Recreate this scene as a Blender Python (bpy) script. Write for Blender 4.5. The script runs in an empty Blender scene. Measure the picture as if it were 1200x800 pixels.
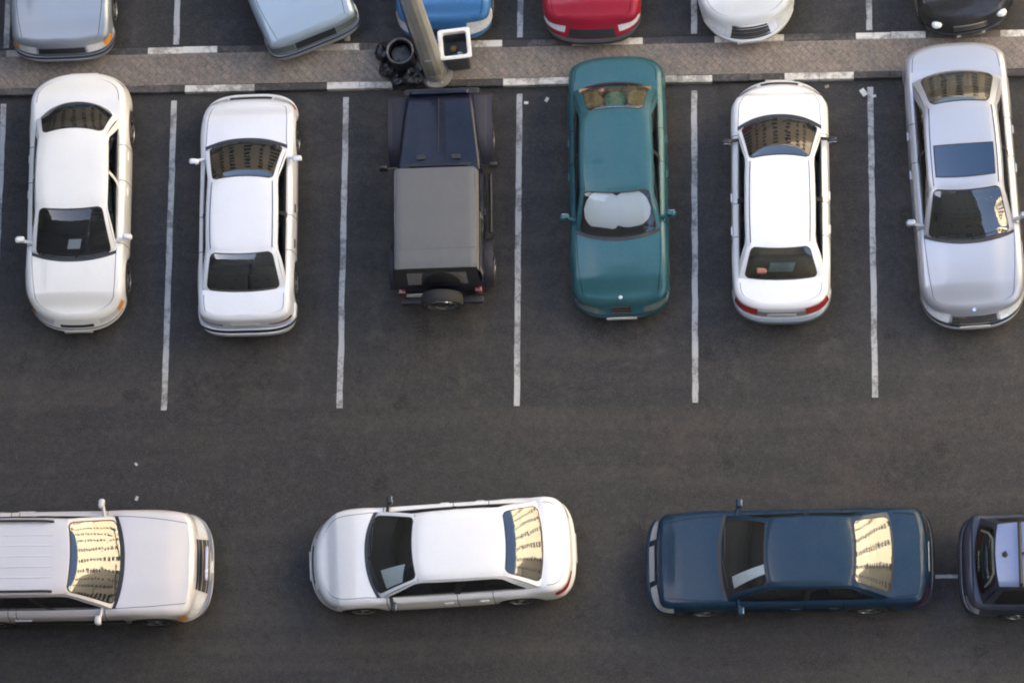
import bpy, math, random
from mathutils import Vector, Matrix, Euler, noise

random.seed(7)
R = math.radians
scene = bpy.context.scene
col = scene.collection

# ------------------------------------------------------------------ camera
cam = bpy.data.cameras.new('camera')
cam.sensor_fit = 'HORIZONTAL'
cam.sensor_width = 36
cam.lens = 36 * 4408.1 / 1200
cam.clip_start = 0.5
cam.clip_end = 3000
camo = bpy.data.objects.new('camera', cam)
col.objects.link(camo)
camo.location = (5.556, -15.173, 62.22)
camo.rotation_euler = (0.256174, 0.088191, 0.008921)
scene.camera = camo

# ------------------------------------------------------------------ sky + sun (sun low in the west-south-west, the lot lies in building shade)
SUN = Vector((-0.80, -0.27, 0.53)).normalized()
w = bpy.data.worlds.new('World')
scene.world = w
w.use_nodes = True
nt = w.node_tree
nt.nodes.clear()
sky = nt.nodes.new('ShaderNodeTexSky')
sky.sky_type = 'NISHITA'
sky.sun_disc = False
sky.sun_elevation = math.asin(SUN.z)
sky.sun_rotation = math.atan2(SUN.x, SUN.y)
sky.dust_density = 4.0
sky.air_density = 1.0
sky.ozone_density = 1.0
bg = nt.nodes.new('ShaderNodeBackground')
bg.inputs['Strength'].default_value = 0.12
wo = nt.nodes.new('ShaderNodeOutputWorld')
nt.links.new(sky.outputs[0], bg.inputs[0])
nt.links.new(bg.outputs[0], wo.inputs[0])
sl = bpy.data.lights.new('sun', 'SUN')
sl.energy = 5.0
sl.angle = R(0.5)
sl.color = (1.0, 0.93, 0.80)
so = bpy.data.objects.new('sun', sl)
col.objects.link(so)
so.rotation_euler = SUN.to_track_quat('Z', 'Y').to_euler()

scene.view_settings.view_transform = 'Standard'
scene.view_settings.look = 'None'
scene.view_settings.gamma = 1
scene.view_settings.use_curve_mapping = False
scene.view_settings.exposure = 2.85
scene.render.film_transparent = False
scene.cycles.use_denoising = True
scene.cycles.max_bounces = 8
scene.cycles.transparent_max_bounces = 12
scene.cycles.filter_width = 2.0

# ------------------------------------------------------------------ helpers
def tag(o, label=None, cat=None, group=None, kind=None):
    if label: o['label'] = label
    if cat: o['category'] = cat
    if group: o['group'] = group
    if kind: o['kind'] = kind
    return o

def empty(name, loc=(0, 0, 0), rz=0, **k):
    o = bpy.data.objects.new(name, None)
    col.objects.link(o)
    o.empty_display_size = 0.3
    o.location = loc
    o.rotation_euler = (0, 0, rz)
    return tag(o, **k)

class MB:
    def __init__(s):
        s.v = []; s.f = []; s.m = []
    def add(s, vs, fs, m=0):
        b = len(s.v)
        s.v += [tuple(p) for p in vs]
        for f in fs:
            s.f.append(tuple(i + b for i in f)); s.m.append(m)
    def grid(s, rows, m=0, closed=False, keep=None, mf=None):
        """rows: list of equal-length point lists"""
        b = len(s.v); n = len(rows[0])
        for r in rows: s.v += [tuple(p) for p in r]
        for i in range(len(rows) - 1):
            for j in range(n - (0 if closed else 1)):
                if keep and not keep(i, j): continue
                k = (j + 1) % n
                s.f.append((b + i * n + j, b + i * n + k, b + (i + 1) * n + k, b + (i + 1) * n + j))
                s.m.append(mf(i, j) if mf else m)
    def box(s, c, d, m=0, rz=0):
        x, y, z = c; a, b_, h = d[0] / 2, d[1] / 2, d[2] / 2
        cs, sn = math.cos(rz), math.sin(rz)
        vs = []
        for dz in (-h, h):
            for dx, dy in ((-a, -b_), (a, -b_), (a, b_), (-a, b_)):
                vs.append((x + dx * cs - dy * sn, y + dx * sn + dy * cs, z + dz))
        s.add(vs, [(3, 2, 1, 0), (4, 5, 6, 7), (0, 1, 5, 4), (1, 2, 6, 5), (2, 3, 7, 6), (3, 0, 4, 7)], m)
    def sq(s, c, d, m=0, e=0.35, rot=None, nu=20, nv=12):
        """superquadric rounded box"""
        def sp(v, p): return math.copysign(abs(v) ** p, v)
        rows = []
        for i in range(nv + 1):
            ph = -math.pi / 2 + math.pi * i / nv
            r = []
            for j in range(nu):
                th = 2 * math.pi * j / nu
                p = Vector((d[0] / 2 * sp(math.cos(ph), e) * sp(math.cos(th), e),
                            d[1] / 2 * sp(math.cos(ph), e) * sp(math.sin(th), e),
                            d[2] / 2 * sp(math.sin(ph), e)))
                if rot: p = rot @ p
                r.append((p.x + c[0], p.y + c[1], p.z + c[2]))
            rows.append(r)
        s.grid(rows, m, closed=True)
    def tube(s, pts, r, m=0, n=8, caps=True):
        pts = [Vector(p) for p in pts]
        rows = []
        for i, p in enumerate(pts):
            d = (pts[min(i + 1, len(pts) - 1)] - pts[max(i - 1, 0)]).normalized()
            u = d.cross(Vector((0, 0, 1)))
            if u.length < 0.05: u = d.cross(Vector((1, 0, 0)))
            u.normalize(); v_ = d.cross(u).normalized()
            rr = r[i] if isinstance(r, (list, tuple)) else r
            rows.append([p + u * rr * math.cos(2 * math.pi * k / n) + v_ * rr * math.sin(2 * math.pi * k / n) for k in range(n)])
        b = len(s.v)
        s.grid(rows, m, closed=True)
        if caps:
            s.f.append(tuple(range(b, b + n))); s.m.append(m)
            e = b + (len(rows) - 1) * n
            s.f.append(tuple(range(e, e + n))); s.m.append(m)
    def lathe(s, prof, c=(0, 0, 0), axis='z', n=32, m=0):
        rows = []
        for (r, h) in prof:
            row = []
            for k in range(n):
                a = 2 * math.pi * k / n
                if axis == 'z': row.append((c[0] + r * math.cos(a), c[1] + r * math.sin(a), c[2] + h))
                else: row.append((c[0] + r * math.cos(a), c[1] + h, c[2] + r * math.sin(a)))
            rows.append(row)
        s.grid(rows, m, closed=True)
    def build(s, name, mats, parent=None, smooth=True, angle=38, fix=True):
        me = bpy.data.meshes.new(name)
        me.from_pydata(s.v, [], s.f)
        if not isinstance(mats, (list, tuple)): mats = [mats]
        for m in mats: me.materials.append(m)
        for p, m in zip(me.polygons, s.m): p.material_index = m
        if fix:
            import bmesh
            bm = bmesh.new(); bm.from_mesh(me)
            bmesh.ops.remove_doubles(bm, verts=bm.verts, dist=1e-5)
            bmesh.ops.recalc_face_normals(bm, faces=bm.faces)
            bm.to_mesh(me); bm.free()
        if smooth:
            me.polygons.foreach_set('use_smooth', [True] * len(me.polygons))
            me.set_sharp_from_angle(angle=R(angle))
        me.update()
        o = bpy.data.objects.new(name, me)
        col.objects.link(o)
        if parent: o.parent = parent
        return o

# ------------------------------------------------------------------ materials
def nmat(name):
    m = bpy.data.materials.new(name); m.use_nodes = True
    t = m.node_tree
    return m, t, t.nodes['Principled BSDF'], t.nodes.new, t.links.new

def basic(name, c, rough=0.6, metal=0.0, coat=0.0, var=0.12, scale=6.0, spec=0.5, rvar=0.1):
    """plain surface with a little procedural unevenness of its own"""
    m, t, b, N, K = nmat(name)
    tc = N('ShaderNodeTexCoord')
    n = N('ShaderNodeTexNoise'); n.inputs['Scale'].default_value = scale; n.inputs['Detail'].default_value = 6
    K(tc.outputs['Object'], n.inputs['Vector'])
    r = N('ShaderNodeMix'); r.data_type = 'RGBA'
    r.inputs[6].default_value = (*[x * (1 - var) for x in c], 1)
    r.inputs[7].default_value = (*[min(1, x * (1 + var)) for x in c], 1)
    K(n.outputs[0], r.inputs[0]); K(r.outputs[2], b.inputs['Base Color'])
    mr = N('ShaderNodeMapRange'); mr.inputs[3].default_value = max(0.02, rough - rvar); mr.inputs[4].default_value = min(1, rough + rvar)
    K(n.outputs[0], mr.inputs[0]); K(mr.outputs[0], b.inputs['Roughness'])
    b.inputs['Metallic'].default_value = metal
    b.inputs['Coat Weight'].default_value = coat
    b.inputs['Coat Roughness'].default_value = 0.06
    b.inputs['Specular IOR Level'].default_value = spec
    return m

def paint(name, c, metal=0.0, rough=0.38, dust=0.12, coat=0.8, spec=.5):
    """car paint: clear coat, faint dust film in drifting patches, light orange peel"""
    m, t, b, N, K = nmat(name)
    tc = N('ShaderNodeTexCoord')
    n = N('ShaderNodeTexNoise'); n.inputs['Scale'].default_value = 2.2; n.inputs['Detail'].default_value = 9; n.inputs['Roughness'].default_value = 0.65
    K(tc.outputs['Object'], n.inputs['Vector'])
    n2 = N('ShaderNodeTexNoise'); n2.inputs['Scale'].default_value = 45; n2.inputs['Detail'].default_value = 3
    K(tc.outputs['Object'], n2.inputs['Vector'])
    mul = N('ShaderNodeMath'); mul.operation = 'MULTIPLY'
    K(n.outputs[0], mul.inputs[0]); K(n2.outputs[0], mul.inputs[1])
    mr = N('ShaderNodeMapRange'); mr.inputs[1].default_value = 0.12; mr.inputs[2].default_value = 0.4
    mr.inputs[3].default_value = 0; mr.inputs[4].default_value = dust * 2
    K(mul.outputs[0], mr.inputs[0])
    r = N('ShaderNodeMix'); r.data_type = 'RGBA'
    r.inputs[6].default_value = (*c, 1); r.inputs[7].default_value = (0.36, 0.32, 0.27, 1)
    K(mr.outputs[0], r.inputs[0]); K(r.outputs[2], b.inputs['Base Color'])
    wv = N('ShaderNodeTexVoronoi'); wv.inputs['Scale'].default_value = 16; K(tc.outputs['Object'], wv.inputs['Vector'])
    wr = N('ShaderNodeMapRange'); wr.inputs[1].default_value = .10; wr.inputs[2].default_value = .30; wr.inputs[3].default_value = dust * .9; wr.inputs[4].default_value = 0; K(wv.outputs['Distance'], wr.inputs[0])
    wm_ = N('ShaderNodeMath'); wm_.operation = 'MULTIPLY'; K(wr.outputs[0], wm_.inputs[0]); K(n.outputs[0], wm_.inputs[1])
    r2 = N('ShaderNodeMix'); r2.data_type = 'RGBA'; K(wm_.outputs[0], r2.inputs[0]); K(r.outputs[2], r2.inputs[6]); r2.inputs[7].default_value = (0.30, 0.27, 0.23, 1)
    K(r2.outputs[2], b.inputs['Base Color'])
    rr = N('ShaderNodeMapRange'); rr.inputs[3].default_value = rough - 0.08; rr.inputs[4].default_value = rough + 0.14
    K(n.outputs[0], rr.inputs[0]); K(rr.outputs[0], b.inputs['Roughness'])
    cr = N('ShaderNodeMapRange'); cr.inputs[3].default_value = 0.02; cr.inputs[4].default_value = 0.12
    K(n.outputs[0], cr.inputs[0]); K(cr.outputs[0], b.inputs['Coat Roughness'])
    b.inputs['Metallic'].default_value = metal
    b.inputs['Coat Weight'].default_value = coat
    b.inputs['Specular IOR Level'].default_value = spec
    return m

def glassmat(name, tint, ior=2.15, rough=0.015, gcol=(1, 1, 1)):
    m, t, b, N, K = nmat(name)
    t.nodes.remove(b)
    out = t.nodes['Material Output']
    tr = N('ShaderNodeBsdfTransparent'); tr.inputs[0].default_value = (*tint, 1)
    gl = N('ShaderNodeBsdfGlossy'); gl.inputs['Roughness'].default_value = rough; gl.inputs[0].default_value = (*gcol, 1)
    fr = N('ShaderNodeFresnel'); fr.inputs['IOR'].default_value = ior
    tc = N('ShaderNodeTexCoord')
    n = N('ShaderNodeTexNoise'); n.inputs['Scale'].default_value = 3.0; n.inputs['Detail'].default_value = 2
    K(tc.outputs['Object'], n.inputs['Vector'])
    bp = N('ShaderNodeBump'); bp.inputs['Strength'].default_value = 0.07; bp.inputs['Distance'].default_value = 0.02
    K(n.outputs[0], bp.inputs['Height']); K(bp.outputs[0], gl.inputs['Normal'])
    mx = N('ShaderNodeMixShader')
    K(fr.outputs[0], mx.inputs[0]); K(tr.outputs[0], mx.inputs[1]); K(gl.outputs[0], mx.inputs[2])
    K(mx.outputs[0], out.inputs['Surface'])
    return m

RUB = basic('black_rubber', (0.018, 0.018, 0.019), 0.7, var=0.2)
BLK = basic('black_plastic', (0.022, 0.022, 0.024), 0.5, var=0.2)
SEAM = basic('panel_gap', (0.010, 0.010, 0.010), 0.95, spec=.1)
TYRE = basic('tyre_rubber', (0.028, 0.027, 0.026), 0.85, var=0.3, scale=20)
ALLOY = basic('wheel_alloy', (0.42, 0.42, 0.43), 0.35, metal=0.8)
CHROME = basic('chrome', (0.7, 0.7, 0.72), 0.15, metal=1.0, rvar=0.05)
LAMP = basic('lamp_lens', (0.72, 0.74, 0.76), 0.18, metal=0.2, coat=1.0, scale=30, var=0.35)
AMBER = basic('amber_lens', (0.75, 0.28, 0.04), 0.15, coat=1.0)
REDL = basic('red_lens', (0.45, 0.012, 0.015), 0.15, coat=1.0)
SEATG = basic('seat_grey', (0.075, 0.078, 0.08), 0.9, var=0.25, scale=15)
SEATB = basic('seat_beige', (0.26, 0.22, 0.16), 0.9, var=0.2, scale=15)
SEATD = basic('seat_dark', (0.03, 0.031, 0.034), 0.85, var=0.25, scale=15)
DASH = basic('dashboard_vinyl', (0.022, 0.023, 0.025), 0.75, var=0.2)
PLATE = basic('plate_white', (0.62, 0.62, 0.58), 0.45)
GLASSC = glassmat('clear_glass', (.95, .97, .95), ior=1.7)
GLASS = glassmat('window_glass', (0.80, 0.87, 0.84))
GLASSD = glassmat('tinted_glass', (0.20, 0.24, 0.24))
GLASSB = glassmat('sunroof_glass', (0.05, 0.07, 0.12), gcol=(0.7, 0.85, 1))
PAPER = basic('white_paper', (0.8, 0.8, 0.78), 0.8, var=0.04)

# ------------------------------------------------------------------ numeric helpers
def pchip(pts):
    pts = sorted(pts)
    xs = [p[0] for p in pts]; ys = [p[1] for p in pts]; n = len(xs)
    h = [xs[i + 1] - xs[i] for i in range(n - 1)]
    dl = [(ys[i + 1] - ys[i]) / h[i] for i in range(n - 1)]
    d = [dl[0]] + [0] * (n - 2) + [dl[-1]]
    for i in range(1, n - 1):
        if dl[i - 1] * dl[i] > 0:
            w1 = 2 * h[i] + h[i - 1]; w2 = h[i] + 2 * h[i - 1]
            d[i] = (w1 + w2) / (w1 / dl[i - 1] + w2 / dl[i])
    def f(x):
        if x <= xs[0]: return ys[0]
        if x >= xs[-1]: return ys[-1]
        i = 0
        while x > xs[i + 1]: i += 1
        t = (x - xs[i]) / h[i]; t2 = t * t; t3 = t2 * t
        return (ys[i] * (2 * t3 - 3 * t2 + 1) + h[i] * d[i] * (t3 - 2 * t2 + t) + ys[i + 1] * (-2 * t3 + 3 * t2) + h[i] * d[i + 1] * (t3 - t2))
    return f
def lerp(a, b, t): return a + (b - a) * t
def vl(a, b, t): return (a[0] + (b[0] - a[0]) * t, a[1] + (b[1] - a[1]) * t, a[2] + (b[2] - a[2]) * t)
def smooth(a, b, x):
    t = max(0, min(1, (x - a) / (b - a))); return t * t * (3 - 2 * t)

def perim(k):
    o = []
    for i in range(k): o.append((i / k, 0.0))
    for i in range(k): o.append((1.0, i / k))
    for i in range(k): o.append((1 - i / k, 1.0))
    for i in range(k): o.append((0.0, 1 - i / k))
    return o
def rrect(p, q, o, r, aspect=1.0):
    """map a unit-square perimeter point to the rounded rectangle o=(p0,p1,q0,q1); r in q units"""
    p0, p1, q0, q1 = o
    rx, ry = r * aspect, r
    x = lerp(p0, p1, p); y = lerp(q0, q1, q)
    cx = min(max(x, p0 + rx), p1 - rx); cy = min(max(y, q0 + ry), q1 - ry)
    dx, dy = (x - cx) / rx, (y - cy) / ry
    if dx and dy:
        m = max(abs(dx), abs(dy)); l = math.hypot(dx, dy)
        s = m / l
        return cx + dx * s * rx, cy + dy * s * ry
    return x, y
def opening(P, dom, ops, r, aspect, seal, K=12, frame=None, rub=None, glass=None, off=0.0):
    """P(p,q)->point. dom domain rect, ops opening rect"""
    pe = perim(K)
    outer = [(lerp(dom[0], dom[1], a), lerp(dom[2], dom[3], b)) for a, b in pe]
    e = seal
    o2 = (ops[0] - e * aspect, ops[1] + e * aspect, ops[2] - e, ops[3] + e)
    r1 = [rrect(a, b, o2, r + e, aspect) for a, b in pe]
    r2 = [rrect(a, b, ops, r, aspect) for a, b in pe]
    if frame is not None:
        mid = [((a[0] + b[0]) / 2, (a[1] + b[1]) / 2) for a, b in zip(outer, r1)]
        frame.grid([[P(*x) for x in outer], [P(*x) for x in mid], [P(*x) for x in r1]], closed=True)
    if rub is not None:
        rub.grid([[P(*x) for x in r1], [P(*x) for x in r2]], closed=True)
    if glass is not None:
        c = ((ops[0] + ops[1]) / 2, (ops[2] + ops[3]) / 2)
        rows = []
        for k in (1, .85, .65, .4, .15, 0.0):
            rows.append([P(lerp(c[0], x[0], k), lerp(c[1], x[1], k)) for x in r2])
        glass.grid(rows, closed=True)

# ------------------------------------------------------------------ wheels
def wheel(parent, x, y, r, wd, style=5, rimm=None):
    sd = 1 if y > 0 else -1
    m = MB()
    m.lathe([(r * .62, wd * .44), (r * .66, wd * .5), (r * .9, wd * .5), (r * .975, wd * .42), (r, wd * .25), (r, -wd * .25), (r * .975, -wd * .42), (r * .9, -wd * .5), (r * .6, -wd * .48), (r * .58, wd * .3), (r * .62, wd * .44)], axis='y', n=36)
    o = m.build('wheel', TYRE, parent); o.location = (x, y, r)
    g = MB()
    g.lathe([(r * .63, sd * wd * .46), (r * .60, sd * wd * .47), (r * .57, sd * wd * .40), (r * .55, sd * wd * .20), (.001, sd * wd * .18)], axis='y', n=36, m=1)
    for k in range(style):
        a = 2 * math.pi * k / style
        ca, sa = math.cos(a), math.sin(a)
        hw = r * .085
        pts = []
        for (rr, yy, ww) in ((.08, .40, 1.3), (.3, .38, 1.0), (.59, .43, 1.2)):
            for s2 in (-1, 1):
                pts.append((ca * rr * r - sa * hw * ww * s2, sd * wd * yy, sa * rr * r + ca * hw * ww * s2))
        g.add(pts, [(0, 1, 3, 2), (2, 3, 5, 4)], 0)
        g.add([(p[0], p[1] - sd * .03, p[2]) for p in pts], [(0, 1, 3, 2), (2, 3, 5, 4)], 0)
    g.lathe([(r * .14, sd * wd * .36), (r * .13, sd * wd * .43), (.001, sd * wd * .44)], axis='y', n=16)
    g.lathe([(r * .64, sd * wd * .475), (r * .59, sd * wd * .475), (r * .575, sd * wd * .44)], axis='y', n=36)
    g.build('rim', [rimm or ALLOY, BLK], o)
    return o

# ------------------------------------------------------------------ the car builder (x forward, y left)
class Car:
    def __init__(s, **k):
        d = dict(L=4.5, W=1.74, af=.62, ar=.5, nf=2.7, nr=3.2, tap=.035, H=1.40, xwb=1.1, xwt=.4, xrt=-1.05, xrb=-1.65,
                 bowf=.16, bowr=.12, bowtf=.06, bowtr=.05, yb=None, yrf=.56, yrr=.55, zc=.96, zd=1.0, zn=.68, ze=.86,
                 xf=1.35, xr=-1.30, r=.31, sill=.24, paint=None, glass=GLASS, seats=SEATG, win=((.02, .46), (.50, .93)),
                 strip=None, belt=.93, hoodb=.012, nose_in=.16, tail_in=.10, rear_kind='sedan', mirror=None,
                 sidebulge=.035, arch=.045, hole_pad=.06, wop=(.075, .925, .05, .95), rop=(.09, .91, .05, .93), crown=.05, pillar=None, drip=False, fglass=None, steer=1, spokes=5, doors=4)
        d.update(k)
        for a, b in d.items(): setattr(s, a, b)
        if s.yb is None: s.yb = s.W / 2 - .115
        s.mirror = s.mirror or s.paint
        s.outline()
        s.zcf = pchip([(-s.L / 2, s.ze - .035), (-s.L / 2 + .18, s.ze), (s.xrb - .02, s.zd), (s.xrb + .35, s.belt + .02), (s.xwb - .35, s.belt), (s.xwb, s.zc),
                       ((s.xwb + s.L / 2) / 2, lerp(s.zc, s.zn, .36)), (s.L / 2 - .32, s.zn + .035), (s.L / 2, s.zn - .05)])
        s.bfun = pchip([(-s.L / 2, s.yb * .86), (s.xrb - .1, s.yb * .96), (s.xrb + s.bowr, s.yb * .985), ((s.xrb + s.xwb) / 2, s.yb), (s.xwb - s.bowf, s.yb * .985), (s.xwb + .4, s.yb * .95), (s.L / 2, s.yb * .80)])
    def outline(s):
        P = []
        for i in range(61):
            th = math.pi / 2 * i / 60
            P.append((s.L / 2 - s.af + s.af * max(0, math.cos(th)) ** (2 / s.nf), s.W / 2 * math.sin(th) ** (2 / s.nf)))
        x0, x1 = s.L / 2 - s.af, -s.L / 2 + s.ar
        for i in range(1, 80): P.append((lerp(x0, x1, i / 80), s.W / 2))
        for i in range(61):
            th = math.pi / 2 * (1 - i / 60)
            P.append((-(s.L / 2 - s.ar + s.ar * max(0, math.cos(th)) ** (2 / s.nr)), s.W / 2 * math.sin(th) ** (2 / s.nr)))
        P = [(x, y * (1 - s.tap * (abs(x) / (s.L / 2)) ** 2.2)) for x, y in P]
        S = [0]
        for a, b in zip(P, P[1:]): S.append(S[-1] + math.dist(a, b))
        s.P, s.S, s.tot = P, S, S[-1]
        Nn = []
        for i in range(len(P)):
            a = P[max(0, i - 2)]; b = P[min(len(P) - 1, i + 2)]
            dx, dy = b[0] - a[0], b[1] - a[1]
            l = math.hypot(dx, dy); Nn.append((-dy / l * -1, dx / l * -1))
        Nn[0] = (1, 0); Nn[-1] = (-1, 0)
        s.N = Nn
    def O(s, q):
        q = max(0, min(s.tot, q))
        lo, hi = 0, len(s.S) - 1
        while hi - lo > 1:
            m = (lo + hi) // 2
            if s.S[m] <= q: lo = m
            else: hi = m
        t = (q - s.S[lo]) / max(1e-9, s.S[hi] - s.S[lo])
        p = (lerp(s.P[lo][0], s.P[hi][0], t), lerp(s.P[lo][1], s.P[hi][1], t))
        n = (lerp(s.N[lo][0], s.N[hi][0], t), lerp(s.N[lo][1], s.N[hi][1], t))
        l = math.hypot(*n)
        return p[0], p[1], n[0] / l, n[1] / l
    def sx(s, x):
        """arclength for a side x"""
        lo, hi = 0.0, s.tot
        for _ in range(40):
            m = (lo + hi) / 2
            if s.O(m)[0] > x: lo = m
            else: hi = m
        return lo
    def sy(s, y, front=True):
        """arclength where outline reaches half-width y at the nose or the tail"""
        h = s.sx(s.L / 2 - s.af - .01) if front else s.sx(-s.L / 2 + s.ar + .01)
        lo, hi = (0.0, h) if front else (h, s.tot)
        for _ in range(40):
            m = (lo + hi) / 2
            if (s.O(m)[1] < y) == front: lo = m
            else: hi = m
        return lo
    def Z(s, x, y):
        z = s.zcf(x) - s.crown * (abs(y) / (s.W / 2)) ** 2.2
        if s.hoodb and x > s.xwb - .3:
            b = s.bfun(x) * .62
            z += s.hoodb * (1 - smooth(b, b + .09, abs(y))) * (1 - smooth(s.L / 2 - 1.0, s.L / 2 - .15, x))
        return z
    IS = staticmethod(pchip([(0, .06), (.1, .02), (.3, 0), (.55, 0), (.78, .014), (1, .035)]))
    def wall(s, q, f, sd=1, off=0.0):
        x, y, nx, ny = s.O(q)
        fl = min(f, 1)
        wn = nx * nx
        ins = s.IS(fl)
        if nx > 0: ins = lerp(ins, s.INf(fl), wn)
        else: ins = lerp(ins, s.INr(fl), wn)
        if f > 1: ins += (f - 1) * .09
        ins -= off
        px, py = x - nx * ins, y - ny * ins
        zt = s.Z(px, py)
        zl = s.sill - .02 * wn
        for xw in (s.xf, s.xr):
            ra = s.r + s.arch
            if abs(x - xw) < ra and abs(nx) < .9: zl = max(zl, s.r + math.sqrt(ra * ra - (x - xw) ** 2))
        if f <= 1: z = lerp(zl, zt - .045, f)
        else: z = zt - .045 * (2 - f) ** 2
        return (px, sd * max(0, py), z)
    def front_prof(s):
        s.INf = pchip([(0, .10), (.12, .03), (.3, 0), (.5, .005), (.58, .03), (.75, s.nose_in * .55), (1, s.nose_in)])
        s.INr = pchip([(0, .10), (.12, .03), (.3, 0), (.48, .005), (.56, .035), (.8, s.tail_in * .7), (1, s.tail_in)])
    def patch(s, mb, q0, q1, f0, f1, sd=1, off=.006, nq=10, nf=4, m=0, shape=None):
        rows = []
        for i in range(nq + 1):
            row = []
            for j in range(nf + 1):
                a, b = i / nq, j / nf
                ff0, ff1 = f0, f1
                if shape: ff0, ff1 = shape(a, f0, f1)
                edge = off
                row.append(s.wall(lerp(q0, q1, a), lerp(ff0, ff1, b), sd, edge))
            rows.append(row)
        mb.grid(rows, m)
    def toppatch(s, mb, x0, x1, yfn, off=.004, nx=8, ny=10, m=0):
        rows = []
        for i in range(nx + 1):
            x = lerp(x0, x1, i / nx); ya, yb_ = yfn(i / nx)
            rows.append([(x, lerp(ya, yb_, j / ny), s.Z(x, lerp(ya, yb_, j / ny)) + off) for j in range(ny + 1)])
        mb.grid(rows, m)
    # greenhouse curves
    def bf(s, a): x = s.xwb - s.bowf * abs(a) ** 2.2; y = a * s.bfun(s.xwb - s.bowf); return (x, y, s.Z(x, y) - .004)
    def br(s, a): x = s.xrb + s.bowr * abs(a) ** 2.2; y = a * s.bfun(s.xrb + s.bowr); return (x, y, s.Z(x, y) - .004)
    def roof(s, u, a):
        xf = s.xwt - s.bowtf * a * a; xr = s.xrt + s.bowtr * a * a
        y = a * lerp(s.yrf, s.yrr, u) * (1 + .03 * 4 * u * (1 - u))
        z = s.H - .035 * (2 * u - 1) ** 2 - .028 * a * a - .022 * abs(a) ** 9 - (.03 * (abs(2 * u - 1)) ** 7)
        return (lerp(xf, xr, u), y, z)
    def ws(s, p, q):
        a = 2 * p - 1; P = vl(s.bf(a), s.roof(0, a), q); b = .035 * 4 * q * (1 - q)
        return (P[0] + b * .5, P[1], P[2] + b)
    def rw(s, p, q):
        a = 2 * p - 1; P = vl(s.br(a), s.roof(1, a), q); b = .035 * 4 * q * (1 - q)
        return (P[0] - b * .5, P[1], P[2] + b)
    def side(s, sd):
        def f(p, q):
            b = s.bf(1); e = s.br(1)
            x = lerp(b[0], e[0], p); y = s.bfun(x)
            lo = (x, sd * y, s.Z(x, y) - .004)
            hi = s.roof(p, sd)
            P = vl(lo, hi, q)
            return (P[0], P[1] + sd * s.sidebulge * 4 * q * (1 - q) * (1 - (2 * p - 1) ** 8), P[2])
        return f
    def build(s, name, loc, head, label, cat='car', group=None):
        s.front_prof()
        root = empty(name, (loc[0], loc[1], 0), R(head), label=label, cat=cat, group=group)
        # ---- stations
        sq = []
        n = 16
        qf = s.sx(s.L / 2 - s.af); qr = s.sx(-s.L / 2 + s.ar)
        for i in range(n): sq.append(qf * (i / n))
        xs = [s.L / 2 - s.af]
        x = s.L / 2 - s.af
        while x > -s.L / 2 + s.ar: xs.append(x); x -= .07
        for xw in (s.xf, s.xr):
            ra = s.r + s.arch
            for k in range(0, 19):
                xs.append(xw + ra * .9999 * math.cos(math.pi * k / 18))
        q_all = sq + [s.sx(x) for x in xs] + [lerp(qr, s.tot, i / n) for i in range(n + 1)]
        if s.doors == 4:
            ds = [s.xwb - .28, (s.xwt + s.xrt) / 2 + .10, max(s.xrt + .02, s.xr + .42)]
            if s.xr + .42 > s.xrt + .5: ds[2] = s.xr + .40
        else:
            ds = [s.xwb - .28, (s.xwt + s.xrt) / 2 - .20]
        g = .0055
        seams = []
        for x in ds + [s.xwb + .02, s.xrb - .02]: seams += [s.sx(x + g), s.sx(x - g)]
        hb = s.xwb - s.bowf * 0 + .02
        q_all = sorted(q_all)
        q2 = []
        for q in q_all:
            if q2 and q - q2[-1] < .006: continue
            if any(abs(q - t) < .012 for t in seams): continue
            q2.append(q)
        q2 = sorted(q2 + seams)
        if q2[-1] < s.tot - 1e-6: q2.append(s.tot)
        X = [s.O(q)[0] for q in q2]
        FL = [0, .06, .12, .2, .3, .4, .5, .56, .62, .7, .78, .86, .93, 1, 1.15, 1.35, 1.6, 2.0]
        def isseam(i, x): return abs((s.O(q2[i])[0] + s.O(q2[i + 1])[0]) / 2 - x) < .001
        body = MB()
        doors = {}
        for sd in (1, -1):
            rows = [[s.wall(q, f, sd) for f in FL] for q in q2]
            def region(i, j):
                xm = (X[i] + X[i + 1]) / 2
                if j >= 1:
                    for k in range(len(ds) - 1):
                        if ds[k + 1] + g < xm < ds[k] - g: return k
                return -1
            body.grid(rows, keep=lambda i, j: region(i, j) < 0, mf=lambda i, j: 1 if j >= 1 and any(isseam(i, x) for x in ds) else 0)
            for k in range(len(ds) - 1):
                d = MB()
                d.grid(rows, keep=lambda i, j: region(i, j) == k)
                doors[(k, sd)] = d
        # ---- top surface
        hood, boot = MB(), MB()
        hf = s.bf(1)[0] - s.hole_pad; hr = s.br(1)[0] + s.hole_pad
        toprows = []
        for q in q2:
            e = s.wall(q, 2.0)
            b = min(s.bfun(e[0]), e[1] * .985 if e[0] > s.xwb or e[0] < s.xrb else e[1] - .004)
            b = max(b, 0)
            g2 = min(.005, b * .01)
            ys = [e[1], lerp(e[1], b + g2, .5), b + g2, b - g2] + [lerp(b - g2, -(b - g2), k / 14) for k in range(1, 14)]
            ys += [-y for y in ys[:4]][::-1]
            toprows.append([(e[0], y, s.Z(e[0], y)) for y in ys])
        tx = [r[0][0] for r in toprows]
        def treg(i, j):
            xm = (tx[i] + tx[i + 1]) / 2
            inner = 3 <= j < len(toprows[0]) - 4
            if inner:
                if hr < xm < hf: return 'x'
                if xm > s.xwb + .02: return 'h'
                if xm < s.xrb - .02 and s.rear_kind == 'sedan': return 'b'
            return 'o'
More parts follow.
